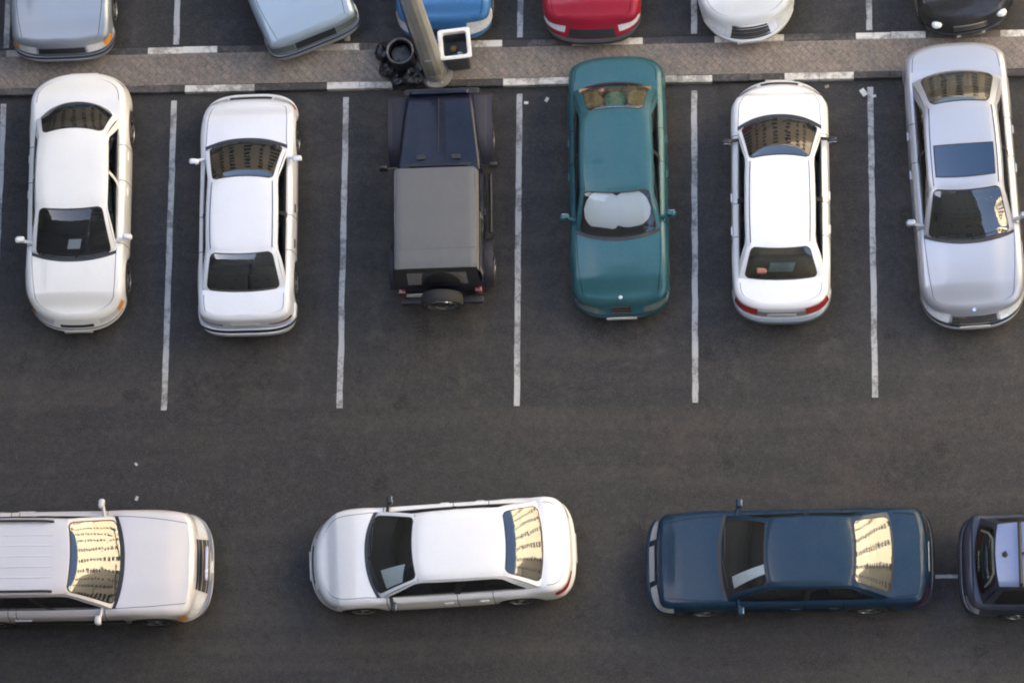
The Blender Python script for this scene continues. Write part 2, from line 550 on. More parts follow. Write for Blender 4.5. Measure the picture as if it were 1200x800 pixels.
        body.grid(toprows, keep=lambda i, j: treg(i, j) == 'o',
                  mf=lambda i, j: 1 if ((j == 2 or j == len(toprows[0]) - 4) and (tx[i] > s.xwb - s.bowf or (tx[i] < s.xrb and s.rear_kind == 'sedan'))) else 0)
        hood.grid(toprows, keep=lambda i, j: treg(i, j) == 'h')
        boot.grid(toprows, keep=lambda i, j: treg(i, j) == 'b')
        # underside
        under = MB()
        rows = [[(s.O(q)[0] * .97, sd * s.O(q)[1] * .93 * (1 if abs(s.O(q)[0] - s.xf) > .4 and abs(s.O(q)[0] - s.xr) > .4 else .72), s.sill + .02) for sd in (1, -1)] for q in q2]
        under.grid(rows)
        bo = body.build('body', [s.paint, SEAM], root)
        under.build('underside', BLK, root, fix=False)
        hood.build('hood', s.paint, root)
        if boot.f: boot.build('boot_lid', s.paint, root)
        for (k, sd), d in doors.items():
            do = d.build('door', s.paint, root)
            h = MB()
            x = ds[k + 1] + .16
            p = s.wall(s.sx(x), .78, sd, .004)
            h.sq(p, (.16, .034, .028), e=.5)
            h.build('door_handle', s.paint if s.strip is None else BLK, do)
        # ---- greenhouse
        fr, rb = MB(), MB()
        wsg, rwg = MB(), MB()
        opening(s.ws, (0, 1, 0, 1), s.wop, .09, .45, .03, 16, fr, rb, wsg)
        opening(s.rw, (0, 1, 0, 1), s.rop, .13, .42, .03, 16, fr, rb, rwg)
        wins = []
        for sd in (1, -1):
            S = s.side(sd)
            A, B, qa, qb = s.win[0][0] + .012, s.win[-1][1], .05, .86
            ry, rx = .16, .16 * .16
            opening(S, (0, 1, 0, 1), (A, B, qa, qb), ry, .16, .025, 14, fr, rb, None)
            def dq(p):
                d = min(p - A, B - p)
                return 0 if d >= rx else ry * (1 - math.sqrt(max(0, 1 - ((rx - max(0, d)) / rx) ** 2)))
            for i, (a, b) in enumerate(s.win):
                gm = MB(); a2 = A if i == 0 else a; rows = []
                for k in range(25):
                    t = k / 24; t = .5 - .5 * math.cos(math.pi * t); p = lerp(a2, b, t); e = dq(p)
                    rows.append([S(p, lerp(qa + e, qb - e, j / 8)) for j in range(9)])
                gm.grid(rows); wins.append(gm)
            for (a, b), (c_, d_) in zip(s.win, s.win[1:]):
                rows = []; bp_ = MB()
                for k in range(3):
                    p = lerp(b, c_, k / 2)
                    rows.append([(P[0], P[1] + sd * .002, P[2]) for P in (S(p, lerp(qa - .01, qb + .01, j / 8)) for j in range(9))])
                bp_.grid(rows); bp_.build('centre_pillar', s.pillar or BLK, root)
        for sd in (1, -1) if s.drip else ():
            dm = MB(); dm.tube([(lambda P: (P[0], P[1], P[2] + .004))(s.roof(.02 + .96 * k / 16, sd * .905)) for k in range(17)], .008, n=5)
            dm.build('drip_moulding', RUB, root)
        ff = MB(); P = s.wall(s.sx(s.xr - .05), .93, -1, .003)
        s.patch(ff, s.sx(s.xr + .04), s.sx(s.xr - .12), .80, .98, -1, .003, 4, 3); ff.build('fuel_flap', s.paint, root)
        fr.build('cabin_frame', s.paint, root)
        rb.build('window_seal', RUB, root)
        wsg.build('windshield', s.fglass or GLASS, root); rwg.build('rear_window', s.glass, root)
        for gm in wins: gm.build('side_window', s.glass, root)
        rf = MB()
        rf.grid([[s.roof(i / 26, -1 + 2 * j / 24) for j in range(25)] for i in range(27)])
        rfo = rf.build('roof', s.paint, root)
        s.roofobj = rfo
        hl = MB(); hl.grid([[(lambda P: (P[0], P[1], P[2] - .025))(s.roof(.01 + .98 * i / 12, .97 * (-1 + 2 * j / 10))) for j in range(11)] for i in range(13)])
        hl.build('headliner', s.seats, root)
        # ---- interior
        da = MB(); rows = []
        for i in range(9):
            u = i / 8; row = []
            for j in range(17):
                a = -1 + 2 * j / 16
                P = s.bf(a * .965)
                z = P[2] + .012 + .02 * math.sin(min(1, u * 1.6) * math.pi) - (.30 * max(0, u - .72) / .28)
                row.append((P[0] - .03 - u * .50 - (0 if u < .9 else -.05), P[1] * (1 if u < .6 else .97), z + .012))
            rows.append(row)
        da.grid(rows)
        da.build('dashboard', DASH, root)
        sh = MB(); rows = []
        ln = .36 if s.rear_kind == 'sedan' else .12
        for i in range(5):
            u = i / 4
            rows.append([(s.br(a)[0] + .03 + u * ln, s.br(a)[1] * .965, s.br(a)[2] + .012 + (.02 if u < .9 else -.12)) for a in [(-1 + 2 * j / 12) * .965 for j in range(13)]])
        sh.grid(rows)
        sh.build('parcel_shelf', s.seats if s.rear_kind == 'sedan' else DASH, root)
        fl = MB()
        fl.box(((hf + hr) / 2, 0, .36), (hf - hr + .1, s.W - .30, .04))
        for sd in (1, -1):
            fl.box(((hf + hr) / 2, sd * (s.yb - .05), .62), (hf - hr, .05, .56))
        fl.box((hf + .03, 0, .62), (.04, s.W - .34, .56)); fl.box((hr - .03, 0, .62), (.04, s.W - .34, .56))
        fl.build('cabin_floor', DASH, root, smooth=False)
        xs1 = s.xwb - s.bowf - 1.05
        for sd in (1, -1):
            st = MB()
            st.sq((xs1, sd * .37, .55), (.50, .50, .16), e=.4)
            st.sq((xs1 - .30, sd * .37, .84), (.14, .48, .60), e=.4, rot=Matrix.Rotation(R(-18), 3, 'Y'))
            hd = MB(); hd.sq((xs1 - .42, sd * .37, 1.20), (.09, .26, .16), e=.5)
            o = st.build('front_seat', s.seats, root); hd.build('headrest', s.seats, o)
        xb = min(xs1 - 1.0, s.xrt - .02) if s.rear_kind == 'sedan' else xs1 - .95
        bs = MB()
        bs.sq((xb + .22, 0, .55), (.50, 1.26, .18), e=.3)
        bs.sq((xb - .08, 0, .82), (.16, 1.26, .52), e=.3, rot=Matrix.Rotation(R(-20), 3, 'Y'))
        bs.build('rear_seat', s.seats, root)
        sw = MB()
        c = Vector((s.xwb - s.bowf - .58, s.steer * .37, .92)); rt = Matrix.Rotation(R(-62), 3, 'Y')
        sw.tube([c + rt @ Vector((.185 * math.cos(2 * math.pi * k / 24), .185 * math.sin(2 * math.pi * k / 24), 0)) for k in range(25)], .015, caps=False)
        sw.sq(c, (.10, .12, .05), e=.7)
        for a in (0, 2.2, 4.1): sw.tube([c, c + rt @ Vector((.18 * math.cos(a + math.pi), .18 * math.sin(a + math.pi), 0))], .014)
        sw.build('steering_wheel', BLK, root)
        # ---- wheels
        for xw in (s.xf, s.xr):
            for sd in (1, -1): wheel(root, xw, sd * (s.W / 2 - .125), s.r, .20, s.spokes)
        # ---- mirrors
        for sd in (1, -1):
            mr = MB()
            x0 = s.xwb - s.bowf - .20
            y0 = s.bfun(x0)
            c = (x0 - .02, sd * (s.W / 2 + .055), s.belt + .05)
            mr.sq(c, (.10, .17, .12), e=.6, rot=Matrix.Rotation(R(-8 * sd), 3, 'Z'))
            mr.tube([(x0 + .03, sd * (y0 - .02), s.belt + .0), (x0, sd * (s.W / 2 + .02), s.belt + .03)], .03)
            mo = mr.build('side_mirror', s.mirror, root)
            mg = MB(); mg.sq((c[0] - .046, c[1], c[2]), (.012, .14, .09), e=.5)
            mg.build('mirror_glass', CHROME, mo)
        # ---- wipers
        for a0, a1 in ((-.75, -.08), (.05, .72)):
            wm = MB()
            A = s.ws(.5 + a0 / 2, .03); B = s.ws(.5 + a1 / 2, .10); Cc = s.ws(.5 + (a0 + .05) / 2, .0)
            up = .012
            wm.tube([(A[0], A[1], A[2] + up), (s.ws(.5 + (a0 + a1) / 4, .085)[0], s.ws(.5 + (a0 + a1) / 4, .085)[1], s.ws(.5 + (a0 + a1) / 4, .085)[2] + up), (B[0], B[1], B[2] + up)], .008, n=5)
            wm.build('wiper', BLK, root)
        # black cowl strip below the windscreen
        cw = MB(); rows = []
        for j in range(25):
            a = -1 + 2 * j / 24
            P = s.bf(a)
            rows.append([(P[0] + t, P[1], s.Z(P[0] + t, P[1]) + .005) for t in (-.01, .02, .055)])
        cw.grid(rows); cw.build('cowl_panel', BLK, root)
        return root
    # --- details on demand
    def lamp(s, root, front, y0, x1, f0, f1, mat, name, shape=None, off=.008, sub=None, label=None):
        for sd in (1, -1):
            q0 = s.sy(y0, front)
            q1 = s.sx(x1)
            m = MB(); s.patch(m, q0, q1, f0, f1, sd, off, 14, 5, shape=shape)
            # closing rim to the body
            o = m.build(name, mat, root)
            if sub:
                m2 = MB(); s.patch(m2, lerp(q0, q1, sub[0]), lerp(q0, q1, sub[1]), f0, f1, sd, off + .003, 6, 4, shape=shape)
                m2.build('indicator', sub[2], o)
    def band(s, root, name, mat, front, f0, f1, x1, off=.012, y0=0.0):
        m = MB()
        for sd in (1, -1):
            q0 = (0 if front else s.tot) if y0 == 0 else s.sy(y0, front)
            q1 = s.sx(x1)
            s.patch(m, q0, q1, f0, f1, sd, off, 26, 3)
            s.patch(m, q0, q1, f1, f1 + .02, sd, off * .5, 26, 1)
        return m.build(name, mat, root)
    def bumper(s, root, front, mat, f0=.02, f1=.5, thick=.02):
        """bumper moulding: an outer skin with its upper lip"""
        m = MB()
        x1 = (s.xf + s.r + s.arch + .05) if front else (s.xr - s.r - s.arch - .05)
        for sd in (1, -1):
            q0 = 0 if front else s.tot
            q1 = s.sx(x1)
            rows = []
            for i in range(31):
                q = lerp(q0, q1, i / 30)
                wn = s.O(q)[2] ** 2
                e = (.35 + .65 * wn) if i < 30 else .1
                rows.append([s.wall(q, f0, sd, 0.002)] + [s.wall(q, lerp(f0, f1, t), sd, thick * e) for t in (.06, .3, .6, .85, .95)] + [s.wall(q, f1, sd, thick * .7 * e), s.wall(q, f1 + .01, sd, 0.0)])
            m.grid(rows)
        return m.build('front_bumper' if front else 'rear_bumper', mat, root)
    def plate(s, root, front, w=.50, h=.11, f=.33, off=.016, mat=PLATE):
        q = 0 if front else s.tot
        p = s.wall(q, f, 1, off)
        m = MB()
        m.sq((p[0], 0, p[2]), (.012, w, h), e=.15)
        m.build('number_plate', mat, root)
    def sidestrip(s, root, mat, f0=.42, f1=.50, off=.012):
        for sd in (1, -1):
            m = MB()
            for x0, x1 in (((s.xf - s.r - s.arch - .04), (s.xr + s.r + s.arch + .04)),):
                s.patch(m, s.sx(x0), s.sx(x1), f0, f1, sd, off, 30, 2)
            m.build('side_moulding_or_shade', mat, root)
    def grille(s, root, y1, f0, f1, mat=BLK, frame=None, y0=0):
        m = MB()
        for sd in (1, -1):
            q0 = 0 if y0 == 0 else s.sy(y0, True)
            s.patch(m, q0, s.sy(y1, True), f0, f1, sd, .006, 10, 4)
        o = m.build('grille', mat, root)
        if frame:
            f = MB()
            for sd in (1, -1):
                q0 = 0 if y0 == 0 else s.sy(y0, True)
                s.patch(f, q0, s.sy(y1 + .01, True), f1 - .01, f1 + .035, sd, .012, 10, 1)
            for k in range(3):
                for sd in (1, -1):
                    ff = lerp(f0, f1, (k + .6) / 3.4)
                    s.patch(f, q0, s.sy(y1, True), ff, ff + .012, sd, .011, 10, 1)
            f.build('grille_trim', frame, o)

def pt_in(spec, x, y, z=0):
    return None

# ------------------------------------------------------------------ ground
def asphalt():
    m, t, b, N, K = nmat('asphalt')
    tc = N('ShaderNodeTexCoord')
    def noise_(sc, det=6, ro=.6, vec=None):
        n = N('ShaderNodeTexNoise'); n.inputs['Scale'].default_value = sc; n.inputs['Detail'].default_value = det; n.inputs['Roughness'].default_value = ro
        K(vec or tc.outputs['Object'], n.inputs['Vector']); return n.outputs[0]
    def mix(f, a, b_, typ='MIX'):
        x = N('ShaderNodeMix'); x.data_type = 'RGBA'; x.blend_type = typ
        if isinstance(f, float): x.inputs[0].default_value = f
        else: K(f, x.inputs[0])
        for i, v in ((6, a), (7, b_)):
            if isinstance(v, tuple): x.inputs[i].default_value = (*v, 1)
            else: K(v, x.inputs[i])
        return x.outputs[2]
    def ramp(f, a, b_, lo=0.0, hi=1.0):
        r = N('ShaderNodeMapRange'); r.interpolation_type = 'SMOOTHSTEP'
        r.inputs[1].default_value = a; r.inputs[2].default_value = b_; r.inputs[3].default_value = lo; r.inputs[4].default_value = hi
        K(f, r.inputs[0]); return r.outputs[0]
    base = mix(ramp(noise_(.22, 5), .35, .65), (.0335, .0335, .0342), (.0465, .044, .041))
    base = mix(ramp(noise_(1.3, 8, .7), .35, .68), base, mix(.5, base, (.035, .034, .034)))
    # worn drifts along the driving lane
    mp = N('ShaderNodeMapping'); mp.inputs['Scale'].default_value = (.12, 1.6, 1); K(tc.outputs['Object'], mp.inputs['Vector'])
    base = mix(ramp(noise_(1.0, 5, .6, mp.outputs[0]), .42, .7, 0, .55), base, (.075, .066, .058))
    mp2 = N('ShaderNodeMapping'); mp2.inputs['Scale'].default_value = (2.2, .25, 1); K(tc.outputs['Object'], mp2.inputs['Vector'])
    base = mix(ramp(noise_(.9, 5, .6, mp2.outputs[0]), .45, .72, 0, .45), base, (.040, .040, .042))
    # oil spots
    vo = N('ShaderNodeTexVoronoi'); vo.inputs['Scale'].default_value = .9; vo.inputs['Randomness'].default_value = 1
    K(tc.outputs['Object'], vo.inputs['Vector'])
    ad = N('ShaderNodeMath'); ad.operation = 'ADD'; K(vo.outputs['Distance'], ad.inputs[0]); K(ramp(noise_(6, 5), 0, 1, -.12, .12), ad.inputs[1])
    base = mix(ramp(ad.outputs[0], .06, .17, .6, 0), base, (.018, .0175, .018))
    v2 = N('ShaderNodeTexVoronoi'); v2.inputs['Scale'].default_value = .34; K(tc.outputs['Object'], v2.inputs['Vector'])
    a2 = N('ShaderNodeMath'); a2.operation = 'ADD'; K(v2.outputs['Distance'], a2.inputs[0]); K(ramp(noise_(2.4, 7, .7), 0, 1, -.22, .22), a2.inputs[1])
    base = mix(ramp(a2.outputs[0], .08, .30, .55, 0), base, (.026, .025, .025))
    # oil drips down the middle of each bay and paler wheel tracks either side
    sx_ = N('ShaderNodeSeparateXYZ'); K(tc.outputs['Object'], sx_.inputs[0])
    def mth(op, a, b_=None):
        x = N('ShaderNodeMath'); x.operation = op
        for i, v in enumerate((a, b_)):
            if v is None: continue
            if isinstance(v, (int, float)): x.inputs[i].default_value = v
            else: K(v, x.inputs[i])
        return x.outputs[0]
    bx = mth('MULTIPLY', mth('SUBTRACT', mth('FRACT', mth('DIVIDE', sx_.outputs[0], 3.05)), .5), 3.05)
    ab = mth('ABSOLUTE', mth('ADD', bx, ramp(noise_(1.1, 4), 0, 1, -.5, .5)))
    iny = mth('MULTIPLY', ramp(sx_.outputs[1], .2, 1.4), ramp(sx_.outputs[1], 5.6, 4.0))
    drip = mth('MULTIPLY', mth('MULTIPLY', ramp(ab, .5, .05), ramp(noise_(2.6, 8, .75), .44, .62)), iny)
    base = mix(mth('MULTIPLY', drip, .75), base, (.017, .0165, .017))
    trk = mth('MULTIPLY', ramp(mth('ABSOLUTE', mth('SUBTRACT', ab, .78)), .26, .04), ramp(sx_.outputs[1], -1.2, .6))
    base = mix(mth('MULTIPLY', trk, ramp(noise_(1.7, 7, .7), .40, .68, 0, .5)), base, (.078, .070, .062))
    base = mix(ramp(noise_(3.4, 8, .78), .50, .68, 0, .45), base, (.082, .074, .066))
    base = mix(ramp(noise_(2.1, 8, .78), .47, .33, 0, .55), base, (.022, .0215, .022))
    # hairline cracks
    nv = N('ShaderNodeTexNoise'); nv.inputs['Scale'].default_value = 1.6; nv.inputs['Detail'].default_value = 6; K(tc.outputs['Object'], nv.inputs['Vector'])
    mv = N('ShaderNodeMix'); mv.data_type = 'RGBA'; mv.inputs[0].default_value = .28; K(tc.outputs['Object'], mv.inputs[6]); K(nv.outputs['Color'], mv.inputs[7])
    v3 = N('ShaderNodeTexVoronoi'); v3.feature = 'DISTANCE_TO_EDGE'; v3.inputs['Scale'].default_value = .62; K(mv.outputs[2], v3.inputs['Vector'])
    cm = N('ShaderNodeMath'); cm.operation = 'MULTIPLY'; K(ramp(v3.outputs['Distance'], .003, .010, 1, 0), cm.inputs[0]); K(ramp(noise_(.45, 3), .54, .62, 0, .3), cm.inputs[1])
    base = mix(cm.outputs[0], base, (.018, .017, .017))
    # reddish dust
    base = mix(ramp(noise_(.5, 7, .7), .56, .74, 0, .5), base, (.085, .064, .052))
    # aggregate
    md_ = noise_(9, 6, .75)
    base = mix(ramp(md_, .50, .66, 0, .5), base, (.069, .065, .060))
    base = mix(ramp(md_, .46, .34, 0, .55), base, (.022, .022, .0222))
    sp = noise_(38, 4, .7)
    base = mix(ramp(sp, .50, .66, 0, .5), base, (.115, .107, .098))
    sp2 = noise_(70, 3, .7)
    base = mix(ramp(sp2, .40, .25, 0, .55), base, (.02, .02, .02))
    K(base, b.inputs['Base Color'])
    b.inputs['Roughness'].default_value = .88
    b.inputs['Specular IOR Level'].default_value = .3
    bp = N('ShaderNodeBump'); bp.inputs['Strength'].default_value = .5; bp.inputs['Distance'].default_value = .01
    K(sp, bp.inputs['Height']); K(bp.outputs[0], b.inputs['Normal'])
    return m
ASPH = asphalt()

def worn_paint(name, c, wear=.5, under=(.055, .05, .046), edge=.6):
    m, t, b, N, K = nmat(name)
    tc = N('ShaderNodeTexCoord')
    n = N('ShaderNodeTexNoise'); n.inputs['Scale'].default_value = 11; n.inputs['Detail'].default_value = 9; n.inputs['Roughness'].default_value = .75
    K(tc.outputs['Object'], n.inputs['Vector'])
    n2 = N('ShaderNodeTexNoise'); n2.inputs['Scale'].default_value = 1.3; n2.inputs['Detail'].default_value = 3
    K(tc.outputs['Object'], n2.inputs['Vector'])
    ad = N('ShaderNodeMath'); ad.operation = 'ADD'; K(n.outputs[0], ad.inputs[0]); K(n2.outputs[0], ad.inputs[1])
    r = N('ShaderNodeMapRange'); r.interpolation_type = 'SMOOTHSTEP'
    r.inputs[1].default_value = .78 + .3 * wear; r.inputs[2].default_value = 1.02 + .3 * wear
    r.inputs[3].default_value = edge; r.inputs[4].default_value = 0
    # more wear -> more asphalt showing
    r.inputs[1].default_value = 1.12 - .5 * wear; r.inputs[2].default_value = 1.36 - .5 * wear
    r.inputs[3].default_value = 0; r.inputs[4].default_value = edge
    K(ad.outputs[0], r.inputs[0])
    x = N('ShaderNodeMix'); x.data_type = 'RGBA'; x.inputs[6].default_value = (*c, 1); x.inputs[7].default_value = (*under, 1)
    K(r.outputs[0], x.inputs[0]); K(x.outputs[2], b.inputs['Base Color'])
    b.inputs['Roughness'].default_value = .8
    return m
LINE = worn_paint('worn_line_paint', (.44, .43, .41), .40, edge=.65)
KW = worn_paint('white_kerb_paint', (.64, .61, .54), .42, under=(.2, .18, .16), edge=.8)
KB = worn_paint('black_kerb_paint', (.045, .042, .040), .4, under=(.13, .11, .1), edge=.8)

def pavers():
    m, t, b, N, K = nmat('pavers')
    tc = N('ShaderNodeTexCoord')
    mp = N('ShaderNodeMapping'); mp.inputs['Rotation'].default_value = (0, 0, R(45)); K(tc.outputs['Object'], mp.inputs['Vector'])
    br = N('ShaderNodeTexBrick'); br.inputs['Scale'].default_value = 1
    br.inputs['Brick Width'].default_value = .21; br.inputs['Row Height'].default_value = .105
    br.inputs['Mortar Size'].default_value = .007; br.inputs['Mortar Smooth'].default_value = .4
    br.inputs['Color1'].default_value = (.255, .205, .165, 1); br.inputs['Color2'].default_value = (.185, .165, .14, 1)
    br.inputs['Mortar'].default_value = (.13, .115, .098, 1)
    K(mp.outputs[0], br.inputs['Vector'])
    n = N('ShaderNodeTexNoise'); n.inputs['Scale'].default_value = 2.5; n.inputs['Detail'].default_value = 8; n.inputs['Roughness'].default_value = .7
    K(tc.outputs['Object'], n.inputs['Vector'])
    r = N('ShaderNodeMapRange'); r.inputs[1].default_value = .35; r.inputs[2].default_value = .75; r.inputs[4].default_value = .75
    K(n.outputs[0], r.inputs[0])
    x = N('ShaderNodeMix'); x.data_type = 'RGBA'; x.inputs[7].default_value = (.15, .13, .115, 1)
    K(r.outputs[0], x.inputs[0]); K(br.outputs[0], x.inputs[6])
    n3 = N('ShaderNodeTexNoise'); n3.inputs['Scale'].default_value = 22; n3.inputs['Detail'].default_value = 6; n3.inputs['Roughness'].default_value = .8
    K(tc.outputs['Object'], n3.inputs['Vector'])
    r3 = N('ShaderNodeMapRange'); r3.inputs[1].default_value = .36; r3.inputs[2].default_value = .66; r3.inputs[3].default_value = .62; r3.inputs[4].default_value = 1.35; K(n3.outputs[0], r3.inputs[0])
    x3 = N('ShaderNodeVectorMath'); x3.operation = 'SCALE'; K(x.outputs[2], x3.inputs[0]); K(r3.outputs[0], x3.inputs['Scale'])
    K(x3.outputs[0], b.inputs['Base Color']); b.inputs['Roughness'].default_value = .9
    bp = N('ShaderNodeBump'); bp.inputs['Strength'].default_value = .4; bp.inputs['Distance'].default_value = .006
    K(br.outputs['Fac'], bp.inputs['Height']); bp.invert = True; K(bp.outputs[0], b.inputs['Normal'])
    return m
PAV = pavers()

g = MB(); g.add([(-700, -700, 0), (700, -700, 0), (700, 700, 0), (-700, 700, 0)], [(0, 1, 2, 3)])
tag(g.build('ground', ASPH, smooth=False), kind='structure')

Y0, Y1 = 5.72, 6.56      # median strip between the two rows of bays
md = MB(); md.box((0, (Y0 + Y1) / 2, .055), (60, Y1 - Y0 - .26, .12))
tag(md.build('median_paving', PAV, smooth=False), kind='structure')

# kerb stones painted by the run: (x0, x1, white)
def kerb(y, whites, seam_y):
    cur = -30.0
    runs = []
    for a, b in whites:
        if a > cur: runs.append((cur, a, 0))
        runs.append((a, b, 1)); cur = b
    runs.append((cur, 30.0, 0))
    for a, b, wt in runs:
        m = MB()
        n = max(1, round((b - a) / .62)); st = (b - a) / n
        for k in range(n):
            x0 = a + k * st + .004; x1 = a + (k + 1) * st - .004
            r = .018
            jy = random.uniform(-.006, .006); jz = random.uniform(-.004, .004)
            prof = [(-.065, 0), (-.065, .12 - r), (-.065 + r * .3, .12 - r * .3), (-.065 + r, .12), (.065 - r, .12), (.065 - r * .3, .12 - r * .3), (.065, .12 - r), (.065, 0)]
            rows = [[(x, y + py + jy, pz + (jz if pz > 0 else 0)) for py, pz in prof] for x in (x0, x1)]
            m.grid(rows)
            base = len(m.v)
            for row in rows: 
                bb = len(m.v); m.v += row; m.f.append(tuple(range(bb, bb + 8))); m.m.append(0)
        tag(m.build('kerb', KW if wt else KB, smooth=False), kind='structure')
kerb(Y0 + .065, [(-18.3, -17.1), (-15.8, -14.6), (-13.3, -12.1), (-10.8, -9.6), (-5.9, -4.66), (-3.38, -2.23), (-.28, .95), (2.17, 3.37), (4.62, 5.82), (8.9, 10.1), (11.4, 12.6), (13.9, 15.1)], 0)
kerb(Y1 - .065, [(-19.2, -17.9), (-16.7, -15.4), (-14.2, -12.9), (-11.68, -10.41), (-9.12, -7.87), (-6.58, -5.34), (-4.06, -2.82), (-1.55, -.3), (.93, 2.16), (3.41, 4.62), (5.86, 7.07), (8.35, 9.6), (10.85, 12.1), (13.4, 14.6)], 0)

# bay lines, lower and upper rows: slightly uneven painted strips
def line(x0, y0, x1, y1, wd=.10):
    m = MB(); n = 40
    d = Vector((x1 - x0, y1 - y0)).normalized(); nx, ny = -d.y, d.x
    ra, rb_ = [], []
    for i in range(n + 1):
        t = i / n
        px, py = lerp(x0, x1, t), lerp(y0, y1, t)
        wob = .012 * noise.noise((px * 1.3, py * 1.3, 3))
        e = wd / 2 + .010 * noise.noise((px * 7, py * 7, 9)); e2 = wd / 2 + .010 * noise.noise((px * 7, py * 7, 22))
        ra.append((px + nx * (e + wob), py + ny * (e + wob), .004)); rb_.append((px - nx * (e2 - wob), py - ny * (e2 - wob), .004))
    m.grid([ra, rb_])
    tag(m.build('bay_line', LINE, smooth=False), kind='structure')
for i in range(-6, 8):
    x = (i) * 3.05
    if -3 <= i <= 2:
        yb = {-3: 0, -2: 0.0, -1: .0, 0: 0.0, 1: .02, 2: .07}[i]
    else: yb = 0
    line(x, Y0 - .12, x, yb)
    line(x + .0, Y1 + .08, x, Y1 + 5.3)
line(7.05, -3.02, 7.45, -3.02, .06)

# ------------------------------------------------------------------ lower row of bays: six cars
# paints
P_IVORY = paint('ivory_white_paint', (.80, .79, .75), dust=.05)
P_WHITE = paint('cool_white_paint', (.74, .76, .80), dust=.05)
P_WHITE2 = paint('bright_white_paint', (.80, .81, .82), dust=.05)
P_WHITE3 = paint('clean_white_paint', (.80, .80, .80), dust=.04)
P_TEAL = paint('teal_paint', (.011, .088, .110), metal=.2, dust=.04, coat=.45, spec=.3)
P_SILVER = paint('silver_paint', (.39, .41, .455), metal=.5, dust=.06)
P_BEIGE = paint('pearl_beige_paint', (.60, .57, .56), metal=.15, dust=.06)
P_NAVY = paint('steel_blue_paint', (.004, .026, .056), metal=.1, dust=.02, coat=.35, spec=.2)
P_DARK = paint('midnight_blue_paint', (.020, .026, .045), metal=.2, dust=.04, coat=.5, spec=.3)
P_JEEP = paint('dark_navy_paint', (.002, .005, .018), metal=.05, dust=.02, coat=.3, spec=.2, rough=.3)
P_SBLUE = paint('silver_blue_paint', (.27, .31, .36), metal=.4, dust=.08)
P_LBLUE = paint('pale_blue_paint', (.27, .36, .45), metal=.3, dust=.08)
P_BLUE = paint('bright_blue_paint', (.03, .15, .36), metal=.2, dust=.04, coat=.5, spec=.3)
P_RED = paint('crimson_paint', (.30, .006, .028), metal=.1, dust=.02, coat=.4, spec=.3)
P_PEARL = paint('pearl_white_paint', (.62, .64, .65), metal=.1, dust=.06)
P_BLACK = paint('black_paint', (.005, .006, .009), dust=.03, coat=.5, spec=.3)
DULLBR = basic('brown_vinyl', (.16, .13, .11), .9)

BAYG = 'cars parked nose or tail to the median'
LANEG = 'cars standing in line along the near lane'

DARK_LENS = basic('dark_or_shaded_lens', (.10, .12, .12), .15, coat=1)
DRED = basic('dark_red_lens', (.14, .008, .008), .2, coat=1)
BRIGHT = basic('bright_metal', (.62, .62, .62), .35, metal=.3)
# first bay: rounded ivory saloon facing the lane
c = Car(L=4.62, W=1.76, nf=2.5, nr=2.5, af=.75, ar=.7, xwb=1.19, xwt=.38, xrt=-1.02, xrb=-1.64, H=1.40, yrf=.60, yrr=.585, bowf=.14, bowr=.30, bowtr=.10, bowtf=.05,
        yb=.745, zd=1.0, zc=.96, paint=P_IVORY, fglass=GLASSC, pillar=P_IVORY, drip=False, xf=1.42, xr=-1.28, seats=SEATD, nose_in=.13, wop=(.06, .94, .03, .95), rop=(.07, .93, .05, .93))
o = c.build('parked_car', (-7.60, 3.65), -89.3, 'rounded ivory white saloon in the leftmost bay with a paper on its dashboard', group=BAYG)
c.lamp(o, True, .42, 1.86, .66, .92, LAMP, 'headlight', sub=(.7, 1.0, AMBER))
c.band(o, 'bumper_strip', BLK, True, .50, .53, 1.95, .004)
c.lamp(o, False, .45, -1.98, .64, .92, REDL, 'taillight')
c.bumper(o, True, P_IVORY, .02, .50, .012); c.bumper(o, False, P_IVORY, .02, .5, .012)
c.plate(o, True); c.plate(o, False); c.grille(o, .30, .60, .74)
c1 = c

# second bay: boxier white saloon, nose to the kerb
c = Car(L=4.26, W=1.68, nf=3.2, nr=3.6, af=.55, ar=.42, xwb=1.12, xwt=.36, xrt=-.96, xrb=-1.60, H=1.38, yrf=.575, yrr=.585, bowf=.13, bowr=.08,
        yb=.725, zd=1.00, ze=.95, zc=.95, paint=P_WHITE, xf=1.30, xr=-1.25, seats=SEATG, tail_in=.07, wop=(.06, .94, .03, .95), rop=(.06, .94, .05, .93), strip=1, drip=True)
o = c.build('parked_car', (-4.63, 3.40), 90.7, 'boxy cool white saloon in the second bay with a black strip on its rear bumper', group=BAYG)
c.lamp(o, True, .42, 1.80, .64, .90, LAMP, 'headlight', sub=(.75, 1.0, AMBER)); c.grille(o, .38, .62, .85)
c.lamp(o, False, .40, -1.93, .64, .76, DRED, 'taillight')
c.bumper(o, True, P_WHITE, .02, .5, .03); c.bumper(o, False, P_WHITE, .02, .5, .085)
c.band(o, 'bumper_strip', BLK, False, .505, .62, -1.93, .075)
c.plate(o, True); c.plate(o, False, f=.75); c.sidestrip(o, BLK)

